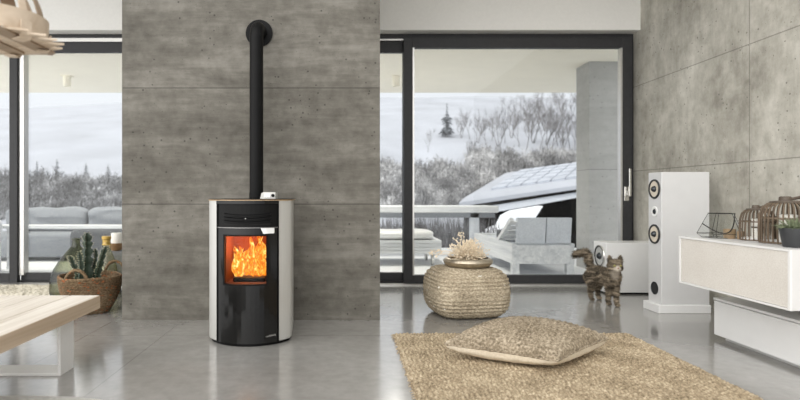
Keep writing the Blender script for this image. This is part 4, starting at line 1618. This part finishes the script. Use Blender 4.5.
# trunk from rump (back) to chest (front)
limb([(-.035, .19, .255), (-.03, .10, .255), (-.018, 0, .25), (-.008, -.09, .255), (0, -.13, .265)], [.068, .076, .078, .076, .068])
limb([(-.008, -.11, .25), (-.012, -.15, .23)], [.066, .05])          # chest ruff
limb([(-.003, -.12, .29), (-.018, -.175, .345)], [.06, .05])        # neck
HD = Vector((-.02, -.195, .372))
ell(HD.x, HD.y, HD.z, .066, .06, .056)                               # skull
ell(HD.x - .006, HD.y - .045, HD.z - .022, .036, .03, .024)          # muzzle
ell(HD.x - .032, HD.y - .015, HD.z - .02, .036, .035, .03)           # cheeks
ell(HD.x + .03, HD.y - .015, HD.z - .02, .036, .035, .03)
for sx_ in (-1, 1):                                                  # ears
    b0 = HD + Vector((sx_ * .04, .0, .035))
    mb.tube([CO + b0, CO + b0 + Vector((sx_ * .008, .0, .03)), CO + b0 + Vector((sx_ * .013, .004, .068))], [.028, .02, .003], 10)
# front legs
limb([(.026, -.105, .22), (.026, -.115, .13), (.02, -.14, .06), (.016, -.15, .022)], [.044, .03, .022, .021])
limb([(-.03, -.10, .22), (-.028, -.10, .13), (-.03, -.09, .06), (-.032, -.09, .022)], [.044, .03, .021, .02])
ell(.014, -.17, .016, .025, .034, .017)
ell(-.034, -.11, .016, .024, .034, .017)
# hind legs: thigh, hock, shank, paw
for sx_, oy in ((-1, .0), (1, .06)):
    bx_ = -.035 + sx_ * .048
    limb([(bx_, .17 + oy, .225), (bx_ - .002, .12 + oy, .15), (bx_, .165 + oy, .085), (bx_, .145 + oy, .022)], [.06, .04, .022, .02])
    ell(bx_, .12 + oy, .016, .023, .036, .017)
# tail: up and curled over to the left
tl = [(-.04, .235, .29), (-.045, .27, .35), (-.055, .275, .41), (-.075, .27, .445), (-.105, .265, .447), (-.125, .26, .432), (-.15, .26, .435), (-.175, .26, .43), (-.198, .255, .415)]
limb(tl, [.03, .034, .036, .035, .032, .032, .034, .034, .022])
raw = mb.build('raw_cat', M['black'], None, merge=False)
md = raw.modifiers.new('r', 'REMESH'); md.mode = 'VOXEL'; md.voxel_size = .0075
sm = raw.modifiers.new('s', 'SMOOTH'); sm.iterations = 4; sm.factor = .5
dg = bpy.context.evaluated_depsgraph_get()
me = bpy.data.meshes.new_from_object(raw.evaluated_get(dg))
bpy.data.objects.remove(raw)
for v in me.vertices:
    v.co -= CO
    v.co.z = max(v.co.z, .0)
me.materials.clear(); me.materials.append(cat_mat())
me.shade_smooth()
me.name = 'body'
cb_ = bpy.data.objects.new('body', me); COL.objects.link(cb_); cb_.parent = t
# fur: short combed hairs over the whole coat
fur = MB()
r8 = random.Random(8)
polys = list(me.polygons)
areas = [p.area for p in polys]
for p in r8.choices(polys, areas, k=9000):
    vs = [me.vertices[i].co for i in p.vertices]
    w_ = [r8.random() for _ in vs]
    sw = sum(w_)
    q = sum((v * (a / sw) for v, a in zip(vs, w_)), Vector((0, 0, 0)))
    nn = p.normal
    face_z = (q - HD).length
    if q.z < .035:
        L = .004
    elif face_z < .075 and q.y < HD.y - .01:
        L = .006
    elif q.y > .22 and q.z > .27:
        L = .026
    else:
        L = .017
    comb = Vector((0, .5, -.75)) if q.y < .2 or q.z < .27 else Vector((-.4, 0, -.3))
    comb = (comb - nn * comb.dot(nn)) * .9
    dirn = (nn * .75 + comb + Vector((r8.uniform(-.3, .3), r8.uniform(-.3, .3), r8.uniform(-.3, .3)))).normalized()
    tip = q + dirn * L * r8.uniform(.6, 1.25)
    tip.z = max(.001, tip.z)
    sd = dirn.cross(nn)
    if sd.length < 1e-3:
        continue
    sd = sd.normalized() * .0022
    q2 = q - nn * .002
    fur.add([CO + q2 - sd, CO + q2 + sd, CO + tip, CO + q2 + nn * .003], [(0, 1, 2), (0, 2, 3), (1, 3, 2)])
fur.build('fur', cat_mat(True), t, merge=False)
for sx_ in (-1, 1):
    e = HD + Vector((-.003 + sx_ * .026, -.052, .006))
    eo = MB().ball(CO + e, .0115, 12, 8).build('eye', M['eye'], t, True)
    MB().ball(CO + e + Vector((-.0015, -.0085, .0)), .005, 8, 6, (.7, .7, 1.2)).build('pupil', M['pupil'], eo, True)
MB().ball(CO + HD + Vector((-.007, -.074, -.012)), .0075, 8, 6, (1.2, .7, .8)).build('nose', M['nose'], t, True)

# ------------------------------------------------------------------ light: an overcast sky, seen through the windows and the open rear of the room
wd = bpy.data.worlds.new('sky')
S.world = wd
wd.use_nodes = True
nt = wd.node_tree
bg = nt.nodes['Background']
tc = nd(nt, 'ShaderNodeTexCoord')
sp_ = nd(nt, 'ShaderNodeSeparateXYZ')
nt.links.new(tc.outputs['Generated'], sp_.inputs[0])
mr = nd(nt, 'ShaderNodeMapRange')
nt.links.new(sp_.outputs['Z'], mr.inputs[0])
mr.inputs[1].default_value, mr.inputs[2].default_value = -.1, .8
cr = ramp(nt, mr.outputs[0], [(0, (.80, .84, .90)), (.3, (.88, .91, .96)), (1, (1, 1, 1))])
dt = nd(nt, 'ShaderNodeVectorMath', operation='DOT_PRODUCT')
nt.links.new(tc.outputs['Generated'], dt.inputs[0])
dt.inputs[1].default_value = Vector((-.60, -.74, .30)).normalized()
lobe = mth(nt, 'MULTIPLY', mth(nt, 'POWER', mth(nt, 'MAXIMUM', dt.outputs['Value'], 0.0), 2.0), SKY_GLOW)
glow = mixc(nt, 1.0, (1.0, .97, .92), lobe, 'MULTIPLY')
nt.links.new(mixc(nt, 1.0, cr, glow, 'ADD'), bg.inputs[0])
bg.inputs[1].default_value = SKY

fl = bpy.data.lights.new('fire_glow', 'POINT')
fl.energy, fl.color, fl.shadow_soft_size = 4.0, (1, .38, .08), .04
fo_ = bpy.data.objects.new('fire_glow', fl); COL.objects.link(fo_); fo_.location = (SX - .01, SY - .12, .62)

# ------------------------------------------------------------------ camera
cam = bpy.data.cameras.new('camera')
co = bpy.data.objects.new('camera', cam); COL.objects.link(co)
co.location = (0, 0, 1)
co.rotation_euler = (pi / 2, 0, 0)
cam.sensor_width = 36
cam.lens = F / 800 * 36
cam.shift_x = (400 - CX) / 800
cam.shift_y = -(200 - CY) / 800
cam.clip_end = 500
cam.dof.use_dof = True
cam.dof.focus_distance = 4.2
cam.dof.aperture_fstop = 1.5
S.camera = co
S.view_settings.view_transform = 'Standard'
S.view_settings.look = 'None'
S.view_settings.gamma = 1
S.view_settings.use_curve_mapping = False
S.view_settings.exposure = 0.1
S.cycles.use_denoising = True
S.cycles.max_bounces = 10
S.cycles.transparent_max_bounces = 24
